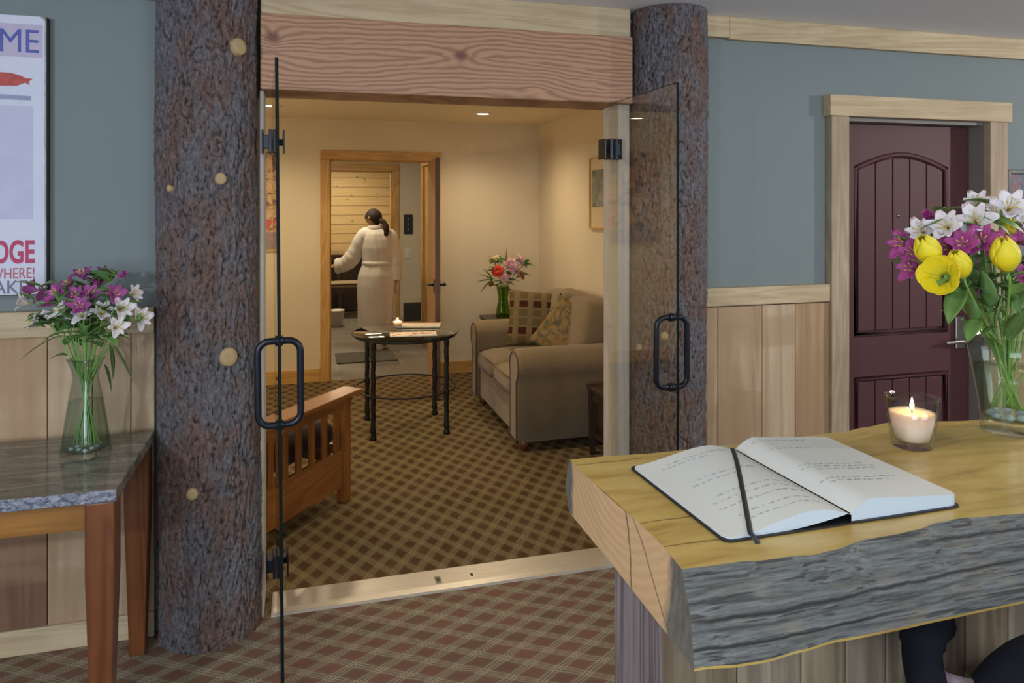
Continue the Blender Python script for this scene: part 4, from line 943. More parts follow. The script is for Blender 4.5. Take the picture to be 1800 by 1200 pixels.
for i in range(NX+1):
    x = XA+(XB-XA)*i/NX; yn, yf, yb = fn_(x), ff_(x), fb_(x)
    pr = []
    endw = max(0, 1-(x-XA)/0.03)                   # irregular end
    NT_ = 8
    for k in range(NT_+1): pr.append((yf+(yn-yf)*k/NT_, DZ))                                  # top
    NFr = 26
    for k in range(1, NFr+1):
        s_ = k/NFr; z = DZ+(DB-DZ)*s_; y = yn+(yb-yn)*s_ - 0.008*math.sin(PI*s_)
        nn = noise.noise(Vector((x*2.2, z*34, 1.7)))*0.003 + noise.noise(Vector((x*2.5, z*160, 4.2)))*0.003
        e_ = min(1, s_*6, (1-s_)*8); pr.append((y+nn*e_, z))
    pr.append((yb+0.001, DB-0.004)); 
    for k in range(1, 5): pr.append((yb+(yf-yb)*k/5, DB))
    pr.append((yf+0.0, DB+0.004)); pr.append((yf+0.022, DB+0.045)); pr.append((yf+0.014, DB+0.085))
    xo = lambda y_, z_: (0.007*noise.noise(Vector((y_*9, z_*9, 0.5)))-0.006*max(0, (0.90-y_)/0.06 if y_ < 0.90 else 0))*endw
    secs.append([(x+xo(y_, z_)-OX, y_-OY, z_) for y_, z_ in pr])
n = len(secs[0]); vs = [p for s_ in secs for p in s_]; b = 0
fs, mi = [], []
for i in range(NX):
    for k in range(n):
        l = (k+1) % n; fs.append((i*n+k, (i+1)*n+k, (i+1)*n+l, i*n+l))
        mi.append(0 if k < 8 else (2 if k < 8+26 else (0 if k == 34 else (1 if k < 39 else 2))))
for f_, q_ in zip(fs, mi): m.f.append(list(f_)); m.mi.append(q_); m.tone.append(0.5); m.sm.append(q_ == 2)
m.v = vs
m.f.append(list(range(n))); m.mi.append(1); m.tone.append(.5); m.sm.append(False)
m.f.append([NX*n+k for k in range(n)][::-1]); m.mi.append(1); m.tone.append(.5); m.sm.append(False)
o = m.build('slab_top', [M_STOP, M_SEND, M_SFRONT], t)
o.location = (0, 0, 0)
# carrying planks
m = MB()
m.box(0.498-OX, 0.52-OX, 0.965-OY, 1.135-OY, 0, DB-0.001, 0.0)
m.build('end_plank', M_GREYW, t, bevel=0.003)
MB().box(0.496-OX, 0.56-OX, 0.925-OY, 0.963-OY, 0, DB-0.001, 0.3).build('corner_post', M_PALEW, t, bevel=0.004)
ed = [0.562]+[at_d(x, 1180, 1.02).x for x in (1318, 1515, 1655, 1730)]
ed = [0.562, 0.61, 0.72, 0.80, 0.875, 0.915, 0.96, 1.03, 1.12, 1.22, 1.34, 1.48, 1.62, 1.8]
tn = [0.45, 0.1, 0.3, 0.05, 0.15, 0.95, 0.9, 0.6, 0.2, 0.5, 0.1, 0.4, 0.2]
for i in range(len(ed)-1):
    MB().box(ed[i]+0.001-OX, ed[i+1]-0.001-OX, 0.945-OY, 0.963-OY, 0, DB-0.001, tn[i]).build('front_plank', M_PALEW, t, bevel=0.002)
# ------------------------------------------------------------------ guest book
Z = DZ+0.0008
b0 = at_z(1275, 955, Z); b1 = at_z(1692, 891, Z); b2 = at_z(1113, 821, Z)
ux = (b1-b0); Wb = ux.length; ux.normalize(); vy = Vector((-ux.y, ux.x, 0)); Hb = (b2-b0).length
rz = math.atan2(ux.y, ux.x)
t = thing('guest_book', 'open guest book with handwritten pages and black cover on the desk', 'book', tuple(b0), rz)
gut = (at_z(1494, 917, Z)-b0).dot(ux)/Wb; 
rc = 0.012
def rrect(x0, x1, y0, y1, r=rc):
    out = []
    for cx, cy, a0 in ((x1-r, y0+r, 270), (x1-r, y1-r, 0), (x0+r, y1-r, 90), (x0+r, y0+r, 180)):
        for k in range(6): a = R(a0+18*k); out.append((cx+r*math.cos(a), cy+r*math.sin(a)))
    return out
m = MB().prism(rrect(0, Wb*gut-0.002, 0, Hb), 0, 0.0022, 'Z').prism(rrect(Wb*gut+0.002, Wb, 0, Hb), 0, 0.0022, 'Z').box(Wb*gut-0.008, Wb*gut+0.008, 0.001, Hb-0.001, 0, 0.0016)
m.build('cover', M_COVER, t)
G = gut*Wb
def zl(s): # left page height, s from outer edge 0 to gutter 1
    s = min(1, max(0, s))
    if s < 0.72: return 0.0035+0.0225*math.sin(PI*(s/0.72)**1.4*0.5)**1.2
    return 0.026-0.0145*((s-0.72)/0.28)**1.7
def zr(s):  # right page, 0 gutter, 1 outer edge
    return (0.0135+0.0185*math.sin(min(1, s/0.2)*PI/2) if s < 0.2 else 0.032-0.0135*((s-0.2)/0.8)**0.9)
def corner(y, s):    # page outline with rounded outer corners
    return s
mg = 0.004
def pageL(u, v): s = u; x = mg+(G-mg)*s; return (x, mg+(Hb-2*mg)*v, zl(s))
def pageR(u, v): s = u; x = G+(Wb-mg-G)*s; return (x, mg+(Hb-2*mg)*v, zr(s))
def block(fn, under, name, flip=False):
    m = MB(); nu, nv = 40, 24
    def rnd(fn):
        def g(u, v):
            x, y, z = fn(u, v)
            # rounded outer corners
            e = (x-mg) if not flip else (Wb-mg-x)
            if e < rc:
                lim = rc-math.sqrt(max(0, rc*rc-(rc-e)**2)); y = min(max(y, mg+lim), Hb-mg-lim)
            return (x, y, z)
        return g
    f = rnd(fn)
    m.grid(lambda u, v: f(u, v), nu, nv)
    o1 = m.build(name, M_PAGE, t)
    m = MB()
    for v0 in (0.0, 1.0):
        m.grid(lambda u, w_, v0=v0: (lambda p: (p[0], p[1], under(p[0])+(p[2]-under(p[0]))*w_))(f(u, v0)), nu, 3)
    e0 = 0.0 if not flip else 1.0
    m.grid(lambda v, w_: (lambda p: (p[0], p[1], under(p[0])+(p[2]-under(p[0]))*w_))(f(e0, v)), nv, 3)
    m.build('page_edges', M_PEDG, t)
block(pageL, lambda x: 0.0023+0.0125*(max(0, (x/G-0.45)/0.55))**1.6, 'left_page')
block(pageR, lambda x: 0.0023, 'right_page', True)
# handwriting: short wavering pen strokes lying on the paper
def hand(side, lines):
    r = random.Random(4 if side == 'L' else 9)
    f = pageL if side == 'L' else pageR
    for (u0, u1, v) in lines:
        u = u0; m = MB()
        while u < u1:
            wl = r.uniform(0.02, 0.075); n = int(wl*260); pts = []
            for k in range(n):
                uu = u+wl*k/n; vv = v+math.sin(k*1.9+r.random())*0.0065*r.uniform(.3, 1.4)+0.004*math.sin(uu*20)
                p = f(min(uu, 0.97), vv); pts.append((p[0], p[1], p[2]+0.0004))
            if len(pts) > 2: m.tube(pts, 0.00030, 4, cap=False)
            u += wl+r.uniform(0.012, 0.03)
        m.build('handwriting', M_INK, t)
hand('L', [(0.25, 0.75, 0.90), (0.18, 0.6, 0.86), (0.3, 0.75, 0.62), (0.22, 0.6, 0.57), (0.28, 0.92, 0.40), (0.2, 0.88, 0.34), (0.18, 0.9, 0.27), (0.25, 0.85, 0.17), (0.3, 0.8, 0.11)])
hand('R', [(0.1, 0.7, 0.93), (0.12, 0.5, 0.78), (0.12, 0.78, 0.50), (0.1, 0.82, 0.46), (0.2, 0.75, 0.42), (0.08, 0.80, 0.29), (0.12, 0.7, 0.25)])
# ribbon
def on_page(px_, py_):
    P = at_z(px_, py_, Z+0.02); d = P-b0; x = d.dot(ux); y = d.dot(vy); return x, y
E_ = at_z(1343, 952, Z+0.010)-b0; ex, ey = E_.dot(ux), E_.dot(vy); rp = []
for k in range(15):
    q_ = k/14; x = (G-0.006)+(ex-(G-0.006))*q_; y = (Hb-0.002)*(1-q_)+0.001*q_; rp.append((x, y, zl(x/G)+0.0012))
rp.append((ex+0.001, -0.006, rp[-1][2]-0.003)); rp.append((ex+0.002, -0.013, rp[-2][2]-0.009))
rp = smooth_poly(rp, 5); m = MB(); w2 = 0.0042
m.grid(lambda u, v: (lambda p: (p[0]+(v-.5)*2*w2, p[1], p[2]))(rp[min(len(rp)-1, int(round(u*(len(rp)-1))))]), len(rp)-1, 1)
m.build('ribbon_marker', plain('black_ribbon', (0.018, 0.020, 0.020), 0.6, bump=0), t, solid=0.0006)
# ------------------------------------------------------------------ candles
def candle(P, r_top, r_bot, h, wax, label, big=True, pw=6):
    t = thing('glass_candle', label, 'candle', tuple(P))
    k = 40
    MB().lathe([(0.0001, 0.0), (r_bot*0.97, 0.0), (r_bot, 0.002), (r_bot*1.0, 0.006), (r_bot+(r_top-r_bot)*0.5, h*0.5), (r_top, h), (r_top-0.0022, h+0.0004), (r_bot+(r_top-r_bot)*0.5-0.0022, h*0.5), (r_bot-0.003, 0.014), (0.0001, 0.012)], k, power=2.5).build('glass_cup', M_CUP, t)
    rw = r_bot+(r_top-r_bot)*wax/h-0.003
    MB().lathe([(0.0001, 0.0125), (r_bot-0.0045, 0.0145), (r_bot-0.0035, 0.02), (rw, wax), (rw*0.9, wax-0.0015), (rw*0.35, wax-0.003), (0.0001, wax-0.003)], k, power=2.4).build('wax', M_WAX, t)
    MB().tube([(0, 0, wax-0.004), (0.0005, 0, wax+0.005)], 0.0009, 6).build('wick', M_BLACKP, t)
    s = 1 if big else 0.9
    MB().lathe([(0.0001, 0), (0.003*s, 0.003*s), (0.0042*s, 0.008*s), (0.003*s, 0.015*s), (0.0012*s, 0.021*s), (0.0001, 0.025*s)], 12, c=(0, 0, wax+0.0035)).build('flame', M_FLAME, t)
    return t
CP = at_z(1603, 784, DZ); CP.z = DZ+0.0006
candle(CP, 0.045, 0.034, 0.096, 0.066, 'lit cream candle in a tapered glass cup on the desk')
light('candle_glow', 'POINT', (CP.x, CP.y, CP.z+0.086), 0.16, (1.0, 0.62, 0.28), 0.008)
# ------------------------------------------------------------------ big vase on the desk
V2 = at_z(1772, 758, DZ); V2.z = DZ+0.0006
t = thing('glass_vase', 'clear tapered glass vase of mixed flowers at the desk end', 'vase', tuple(V2))
MB().lathe([(0.0001, 0.0), (0.047, 0.0), (0.050, 0.004), (0.049, 0.02), (0.052, 0.05), (0.060, 0.10), (0.069, 0.15), (0.078, 0.198), (0.076, 0.1985), (0.067, 0.15), (0.058, 0.10), (0.050, 0.05), (0.046, 0.026), (0.0001, 0.022)], 56).build('vase_body', M_VASE2, t)
MB().lathe([(0.0001, 0.0235), (0.0450, 0.027), (0.0488, 0.05), (0.0565, 0.10), (0.0625, 0.132), (0.0001, 0.132)], 48).build('water', M_WATER, t)
for k in range(8):
    a = 2*PI*k/8; rp_ = 0.030
    o = MB().lathe([(0.0001, -0.007), (0.007, -0.005), (0.010, 0), (0.007, 0.005), (0.0001, 0.007)], 12).build('glass_pebble', M_PEBB)
    o.location = (V2.x+rp_*math.cos(a), V2.y+rp_*math.sin(a), V2.z+0.0345)
    tag(o, 'clear glass pebble in the bottom of the desk vase', 'pebble', 'glass pebbles in the desk vase')
RB = [(1626, 410, 'alstro', P_WHITE, 1.0, -.02), (1668, 402, 'alstro', P_WHITE, 1.15, -.06), (1716, 392, 'alstro', P_WHITE, 1.15, -.04), (1718, 366, 'alstro', P_WHITE, 1.0, .05), (1770, 372, 'alstro', P_WHITE, 1.25, -.03), (1796, 396, 'alstro', P_WHITE, 1.0, -.02), (1745, 385, 'alstro', P_WHITE, .95, .05), (1840, 380, 'alstro', P_WHITE, 1.1, 0),
      (1642, 384, 'bud', P_MAG, 1.0, .02), (1596, 432, 'alstro', P_MAG, 1.05, 0), (1612, 446, 'alstro', P_MAG, .9, -.03), (1610, 474, 'alstro', P_MAG, .95, -.03), (1676, 440, 'alstro', P_MAG, 1.05, -.04), (1697, 432, 'alstro', P_MAG, 1.05, -.07), (1726, 426, 'alstro', P_MAG, 1.05, -.06), (1748, 430, 'alstro', P_MAG, 1.0, -.04), (1793, 428, 'alstro', P_MAG, 1.0, -.02), (1796, 490, 'alstro', P_MAG, .9, -.05), (1728, 518, 'bud', P_MAG, .8, -.05), (1830, 440, 'alstro', P_MAG, 1, -.02),
      (1642, 462, 'tulip', P_YEL, 1.05, -.09), (1662, 488, 'tulip_open', P_YEL, 1.0, -.12), (1694, 486, 'tulip', P_YEL, .95, -.10), (1771, 476, 'tulip', P_YEL, 1.12, -.10), (1771, 424, 'tulip', P_YEL, .8, .02)]
RBs = [(x, y, k, m_, {'white_petal': 'white and pink alstroemerias', 'magenta_petal': 'magenta alstroemerias', 'yellow_tulip_petal': 'yellow tulips'}[m_.name], s_, dz) for x, y, k, m_, s_, dz in RB]
bouquet((V2.x, V2.y), V2.z+0.19, 0.058, 0.032, V2.z+0.045, RBs, 1.47, 0.05, 'in the desk vase', fname, dict(leaves=3, leafL=0.075, leafW=0.026, stem_r=0.0024), seed=7)
D3 = at_d
b_ = Vector((V2.x, V2.y, V2.z+0.05))
spray('broad grey-green tulip leaves on the left of the desk vase', b_+Vector((0.01, 0, 0)), [Vector((V2.x-0.05, V2.y-0.02, V2.z+0.19)), D3(1690, 560, 1.42)],
      [(D3(1680, 520, 1.40), (-0.8, -0.05, 0.35), 0.085, 0.040, 0.2), (D3(1693, 505, 1.39), (-0.55, -0.1, -0.75), 0.075, 0.042, 0.1), (D3(1720, 560, 1.40), (-0.6, -0.1, -0.7), 0.05, 0.035, 0.1)], M_LEAFL)
spray('broad leaves on the right of the desk vase', b_+Vector((-0.01, 0, 0)), [Vector((V2.x+0.03, V2.y-0.04, V2.z+0.19)), D3(1780, 580, 1.40)],
      [(D3(1775, 600, 1.39), (0.45, -0.1, 0.7), 0.10, 0.05, 0.1), (D3(1725, 590, 1.38), (0.35, -0.1, 0.35), 0.075, 0.018, 0.6), (D3(1740, 540, 1.40), (-0.3, -0.1, 0.75), 0.09, 0.032, 0.1), (D3(1712, 570, 1.41), (-0.3, 0, 0.9), 0.08, 0.03, 0.1), (D3(1750, 580, 1.40), (0.1, -0.1, 0.9), 0.09, 0.03, 0.15)])
spray('dense small leaves in the middle of the desk bouquet', b_, [Vector((V2.x, V2.y-0.02, V2.z+0.19)), D3(1740, 540, 1.43), D3(1735, 510, 1.43)],
      [(D3(1700+12*k, 540-((k*37) % 50), 1.43), (math.cos(k*2.1), -0.25, math.sin(k*1.3)), 0.065, 0.024, 0.2) for k in range(9)])
# ------------------------------------------------------------------ desk stool behind the front edge
S = Vector((0.93, 0.80, 0))
t = thing('desk_stool', 'high desk stool with black padded arm and mauve seat under the slab', 'stool', tuple(S))
M_BPAD = plain('black_padding', (0.006, 0.007, 0.011), 0.85, bump=0.1, spec=0.15); M_MAUVE = fabric('mauve_seat_fabric', (0.27, 0.20, 0.23), (0.36, 0.29, 0.33))
def ploc(x, y, zc): return at_d(x, y, zc)-S
arm = smooth_poly([ploc(1668, 1330, 1.02), ploc(1640, 1240, 1.02), ploc(1622, 1165, 1.04), ploc(1622, 1118, 1.06), ploc(1632, 1098, 1.09), ploc(1650, 1094, 1.13)], 6)
MB().tube(arm, [0.020]*8+[0.026]*8+[0.030]*9+[0.026]*5+[0.016], 14).build('armrest', M_BPAD, t)
MB().tube(smooth_poly([ploc(1700, 1262, 1.00), ploc(1745, 1225, 1.0), ploc(1775, 1192, 1.0), ploc(1815, 1165, 1.0), ploc(1870, 1150, 1.02), ploc(1930, 1180, 1.04)], 6), [0.02]*6+[0.032]*25, 14).build('backrest', M_BPAD, t)
def seatf(u, v):
    a = 2*PI*u; rr_ = 0.13*(1 if v > 0.35 else v/0.35)
    z = 0.86 if v <= 0.35 else 0.86-0.10*(v-0.35)/0.65
    ql = (abs(math.cos(a))**3+abs(math.sin(a))**3)**(-1/3)
    return (0.075+rr_*ql*math.cos(a), 0.02+rr_*ql*math.sin(a)*0.6, z+0.035*math.cos(a)**2*(v if v <= .35 else .35)/0.35)
MB().grid(seatf, 40, 16, closed_u=True).build('seat', M_MAUVE, t)
tp = smooth_poly([ploc(1622, 1146, 1.05), ploc(1634, 1164, 1.05), ploc(1668, 1184, 1.04), ploc(1705, 1194, 1.04), ploc(1745, 1192, 1.04), ploc(1790, 1180, 1.05)], 6)
def padf(u, v):
    p = tp[int(round(u*(len(tp)-1)))]; return (p.x, p.y-0.012*math.sin(PI*min(1, v*4)*0.5)-0.01*v, p.z-0.10*v)
MB().grid(padf, len(tp)-1, 12).build('back_pad', M_MAUVE, t, solid=0.012)
MB().tube([(0.08, 0.02, 0.77), (0.08, 0.02, 0.08)], 0.02, 14).build('column', M_BLACK, t)
for k in range(4):
    a = PI/4+PI/2*k; MB().tube([(0.08, 0.02, 0.10), (0.08+0.16*math.cos(a), 0.02+0.10*math.sin(a), 0.015)], 0.012, 10).build('leg', M_BLACK, t)
# ------------------------------------------------------------------ framed picture right of the maroon door
p0 = Vector((3.525, 2.985, 1.30)); zt_ = at_y(1775, 298, 2.97).z
t = thing('framed_picture', 'black-framed picture of red flowers right of the maroon door', 'picture', (3.525, 2.999, 1.30))
hh = zt_-1.30
MB().box(0, 0.02, -0.025, 0, 0, hh).box(0.34, 0.36, -0.025, 0, 0, hh).box(0.02, 0.34, -0.025, 0, 0, 0.02).box(0.02, 0.34, -0.025, 0, hh-0.02, hh).build('frame', M_BLACKP, t, bevel=0.002)
def pic(name, stops, sc=14, seed=0, dist=1.0):
    tt = NT(name); n = tt.noise(tt.obj(loc=(seed, 0, seed)), sc, 4, 0.6, dist); return tt.fin(tt.ramp(n, stops), 0.6)
MB().box(0.02, 0.34, -0.012, 0, 0.02, hh-0.02).build('print', pic('red_flower_print', [(0.35, (0.07, 0.09, 0.12)), (0.50, (0.13, 0.15, 0.20)), (0.56, (0.28, 0.05, 0.04)), (0.66, (0.42, 0.12, 0.10)), (0.8, (0.10, 0.12, 0.05))], 16, 3), t)
# ------------------------------------------------------------------ lounge pictures
t = thing('poster', 'unframed vintage poster with red flower on the lounge back wall', 'poster', (-0.90, 6.768, 1.17))
MB().box(0, 0.665, -0.012, 0, 0, 0.94).build('border', plain('yellow_poster_border', (0.50, 0.36, 0.14), 0.6, bump=0), t)
MB().box(0.02, 0.64, -0.014, -0.012, 0.17, 0.92).build('print', pic('vintage_print', [(0.34, (0.07, 0.05, 0.045)), (0.43, (0.20, 0.12, 0.08)), (0.5, (0.52, 0.34, 0.18)), (0.58, (0.60, 0.42, 0.24)), (0.66, (0.34, 0.12, 0.06)), (0.76, (0.16, 0.20, 0.24))], 6, 5, 2.0), t)
MB().box(0.02, 0.64, -0.014, -0.012, 0.02, 0.165).build('caption_band', plain('mauve_caption_band', (0.30, 0.22, 0.22), 0.6, var=0.4, scale=30, bump=0), t)
m = MB()
for k in range(12): a = 2*PI*k/12; m.lathe([(0.0001, 0.003), (0.028, 0.0)], 12, c=(0.55+0.035*math.cos(a), 0, 0.25+0.035*math.sin(a)))
m = MB(); fl = []
for k in range(60):
    a = 2*PI*k/60; rr_ = 0.055+0.014*math.sin(5*a); fl.append((0.565+rr_*math.cos(a), 0.245+rr_*math.sin(a)))
m.prism(fl, -0.0155, -0.014).build('printed_flower', plain('printed_red', (0.55, 0.12, 0.11), 0.6, var=0.3, bump=0), t)
for z in (0.62, 0.50, 0.40): MB().box(0.03, 0.63, -0.0148, -0.014, z, z+0.006).build('printed_line', plain('printed_brown', (0.16, 0.08, 0.04), 0.6, bump=0), t)
a_ = at_y(1040, 278, 5.43); t = thing('framed_picture', 'thin yellow-framed picture on the right lounge wall above the sofa', 'picture', (2.189, 4.85, 1.39))
MB().box(-0.02, 0, 0, 0.012, 0, 0.56).box(-0.02, 0, 0.568, 0.58, 0, 0.56).box(-0.02, 0, 0.012, 0.568, 0, 0.012).box(-0.02, 0, 0.012, 0.568, 0.548, 0.56).build('frame', M_PINEZ, t)
MB().box(-0.008, 0, 0.012, 0.568, 0.012, 0.548).build('mat_board', plain('cream_mat', (0.62, 0.50, 0.30), 0.6, bump=0), t)
MB().box(-0.010, -0.008, 0.04, 0.54, 0.17, 0.46).build('print', pic('landscape_print', [(0.4, (0.10, 0.12, 0.09)), (0.55, (0.24, 0.26, 0.20)), (0.7, (0.40, 0.38, 0.28))], 5, 8), t)
# ------------------------------------------------------------------ glass coffee table
TC = (0.697, 5.25); th_ = 0.68
t = thing('round_glass_table', 'round glass table on four slender dark iron legs', 'table', (TC[0], TC[1], 0))
MB().lathe([(0.0001, th_-0.012), (0.368, th_-0.012), (0.374, th_-0.008), (0.375, th_-0.004), (0.370, th_), (0.0001, th_)], 64).build('glass_top', M_TABLEG, t)
MB().lathe([(0.3751, th_-0.0095), (0.3765, th_-0.006), (0.3751, th_-0.0025)], 64).build('glass_rim', M_PEDGE, t)
for sx_, sy_ in ((-1, -1), (1, -1), (-1, 1), (1, 1)):
    lx, ly = sx_*0.250, sy_*0.24; rs = []; pts = []
    for k in range(40):
        z = 0.002+(th_-0.015)*k/39; s_ = k/39
        r_ = 0.0165+0.0012*math.sin(k*2.3)+(0.009*max(0, 1-s_/0.05))+(0.005*math.exp(-((s_-0.09)/0.02)**2))+(0.004*math.exp(-((s_-0.96)/0.02)**2))+(0.004 if k in (16, 17) else 0)
        pts.append((lx+0.0015*math.sin(k*0.9), ly+0.0015*math.cos(k*0.7), z)); rs.append(r_)
    MB().tube(pts, rs, 14).build('leg', M_IRON, t)
ring = [(0.352*math.cos(2*PI*k/72), 0.352*math.sin(2*PI*k/72), 0.29) for k in range(72)]
MB().tube(ring, 0.006, 8, closed=True).build('ring_stretcher', M_IRON, t)
ring = [(0.352*math.cos(2*PI*k/72), 0.352*math.sin(2*PI*k/72), th_-0.021) for k in range(72)]
MB().tube(ring, 0.008, 8, closed=True).build('top_ring', M_IRON, t)
M_MAG1 = pic('magazine_cover', [(0.36, (0.45, 0.06, 0.05)), (0.46, (0.72, 0.64, 0.52)), (0.6, (0.68, 0.60, 0.48)), (0.68, (0.40, 0.20, 0.12))], 12, 2)
def mag(name, label, x, y, z, w_, d_, h_, a, mat):
    t = thing(name, label, 'magazine', (x, y, z), a)
    MB().box(-w_/2, w_/2, -d_/2, d_/2, 0.0005, h_-0.0005).build('pages', M_WHITEP, t); MB().box(-w_/2, w_/2, -d_/2, d_/2, h_-0.0005, h_).build('cover', mat, t)
P = at_z(722, 588, th_+0.004); mag('magazine', 'open red and white magazine at the front of the glass table', P.x+0.02, P.y+0.02, th_+0.0005, 0.32, 0.15, 0.006, R(-6), M_MAG1)
P = at_z(735, 572, th_+0.01); mag('magazine', 'cream magazine lying behind the small table candle', P.x+0.01, P.y+0.035, th_+0.0005, 0.32, 0.15, 0.012, R(-14), plain('cream_magazine_cover', (0.62, 0.52, 0.38), 0.5, bump=0))
P = at_z(706, 577, th_); t = candle(Vector((P.x, P.y+0.015, th_+0.0125)), 0.042, 0.030, 0.075, 0.045, 'small lit candle in glass cup on the round glass table', True)
t.location = (P.x-0.03, P.y+0.0, th_+0.0066)
light('table_candle_glow', 'POINT', (P.x-0.03, P.y, th_+0.085), 0.6, (1.0, 0.62, 0.28), 0.01)
# ------------------------------------------------------------------ sofa
SX0, SX1, SY0, SY1 = 1.30, 2.15, 4.47, 5.78
t = thing('loveseat', 'taupe fabric loveseat with rolled arms against the right wall', 'sofa', (SX0, SY0, 0))
W_, D_ = SX1-SX0, SY1-SY0                      # depth in x, length in y
def arm_mesh(y0, out):
    """rolled arm running along x; out = -1 rolls towards -y"""
    def sect(s_):
        pts = []
        r_ = 0.105; cy, cz = (0.085 if out < 0 else -0.085), 0.555
        pts.append((0.165*-out, 0.07)); pts.append((0.165*-out, 0.50))
        for k in range(15):
            a = -0.25+ (PI*1.30+0.25)*k/14
            pts.append((-out*(0.075+r_*math.cos(a)), cz+r_*math.sin(a)))
        pts.append((-out*0.018, 0.43)); pts.append((-out*0.012, 0.07))
        return pts
    m = MB(); P = sect(0); n = len(P); xs = [0.0, 0.012, 0.03, 0.06]+[0.06+(W_-0.08)*k/8 for k in range(1, 9)]+[W_]
    sc_ = [0.93, 0.975, 0.995, 1.0]+[1.0]*8+[0.98]
    cyy = sum(p[0] for p in P)/n; czz = 0.36
    for x, s_ in zip(xs, sc_):
        for p in P: m.v.append((x, y0+cyy+(p[0]-cyy)*s_, czz+(p[1]-czz)*s_))
    for i in range(len(xs)-1):
        for k in range(n):
            l = (k+1) % n; m.f.append([i*n+k, i*n+l, (i+1)*n+l, (i+1)*n+k]); m.tone.append(.5); m.mi.append(0); m.sm.append(True)
    m.f.append(list(range(n))); m.f.append([(len(xs)-1)*n+k for k in range(n)]); m.tone += [.5]*2; m.mi += [0]*2; m.sm += [False]*2
    return m, [(-0.002, y0+cyy+(p[0]-cyy)*0.935, czz+(p[1]-czz)*0.935) for p in P]
for y0, out in ((0.0, -1), (D_, 1)):
    m, rim = arm_mesh(y0, out); o = m.build('arm', M_SOFA, t); o['label'] = 'near rolled arm' if out < 0 else 'far rolled arm'
    MB().tube(rim, 0.005, 6, closed=True).build('arm_piping', M_PIPE, o)
def cushion_mb(x0, x1, y0, y1, z0, z1, puff=0.03, e=5.0, dome=0.02):
    m = MB(); cx, cy, cz = (x0+x1)/2, (y0+y1)/2, (z0+z1)/2; a, b, c = (x1-x0)/2, (y1-y0)/2, (z1-z0)/2
    def fn(u, v):
        th = 2*PI*u; ph = PI*(v-0.5)
        def sp(w_, e_): return math.copysign(abs(w_)**e_, w_)
        k = 2/e; x = a*sp(math.cos(ph), 2/4.0)*sp(math.cos(th), k); y = b*sp(math.cos(ph), 2/4.0)*sp(math.sin(th), k); z = c*sp(math.sin(ph), 2/3.0)
        z += dome*max(0, 1-(x/a)**2)*max(0, 1-(y/b)**2)*(1 if z > 0 else 0)
        return (cx+x, cy+y, cz+z)
    m.grid(fn, 72, 36, closed_u=True); return m
ya, yb_ = 0.168, D_-0.168; ym = (ya+yb_)/2
m = MB().box(0.03, W_, ya-0.01, yb_+0.01, 0.075, 0.31); m.build('base', M_SOFA, t, bevel=0.015, seg=3)
for i, (a, b) in enumerate(((ya, ym), (ym, yb_))):
    o = cushion_mb(-0.005, W_-0.2, a+0.003, b-0.003, 0.30, 0.465, dome=0.02, e=9).build('seat_cushion', M_SOFA, t)
    xx0, xx1 = 0.004, W_-0.22
    for z in (0.335, 0.438): MB().tube([(xx0-0.001, a+0.02, z), (xx0-0.006, (a+b)/2, z), (xx0-0.001, b-0.02, z)], 0.0045, 6).build('piping', M_PIPE, o)
m = MB().prism([(W_-0.20, 0.07), (W_, 0.07), (W_, 0.84), (W_-0.03, 0.90), (W_-0.10, 0.90), (W_-0.16, 0.80)], 0.09, D_-0.09); 
m.build('back', M_SOFA, t, bevel=0.03, seg=4)
for a, b in ((ya, ym), (ym, yb_)):
    o = cushion_mb(-0.11, 0.11, a+0.004, b-0.004, -0.25, 0.25, dome=0, e=5).build('back_cushion', M_SOFA, t)
    o.location = (W_-0.25, 0, 0.675); o.rotation_euler = (0, R(12), 0)
for fx, fy in ((0.07, 0.09), (0.07, D_-0.09), (W_-0.06, 0.09), (W_-0.06, D_-0.09)):
    MB().lathe([(0.024, 0.001), (0.030, 0.03), (0.036, 0.072)], 16, c=(fx, fy, 0), capb=True, capt=True).build('foot', M_TABLEW, t)
# throw cushions
def pillow(name, label, P, w_, h_, th_c, rot, mat):
    m = MB()
    for sg in (-1, 1):
        def fn(u, v, sg=sg):
            a, b = 2*u-1, 2*v-1
            f = max(0, (1-abs(a)**2.6))**0.55*max(0, (1-abs(b)**2.6))**0.55
            pinch = 1-0.07*(1-abs(a)**2)*abs(b)**3; pinch2 = 1-0.07*(1-abs(b)**2)*abs(a)**3
            return (a*w_/2*pinch2, sg*th_c/2*f, b*h_/2*pinch)
        m.grid(fn, 28, 28)
    o = m.build(name, mat, merge=True); o.location = P; o.rotation_euler = rot; return tag(o, label, 'cushion')
pillow('throw_cushion', 'taupe cushion with rows of dark red squares on the loveseat', (SX0+0.42, SY0+0.93, 0.70), 0.44, 0.44, 0.15, (R(-16), R(4), R(-14)), M_CUSH1)
pillow('throw_cushion', 'foliage-print cushion propped in the near half of the loveseat', (SX0+0.50, SY0+0.47, 0.655), 0.42, 0.42, 0.16, (R(-10), R(33), R(-44)), M_CUSH2)
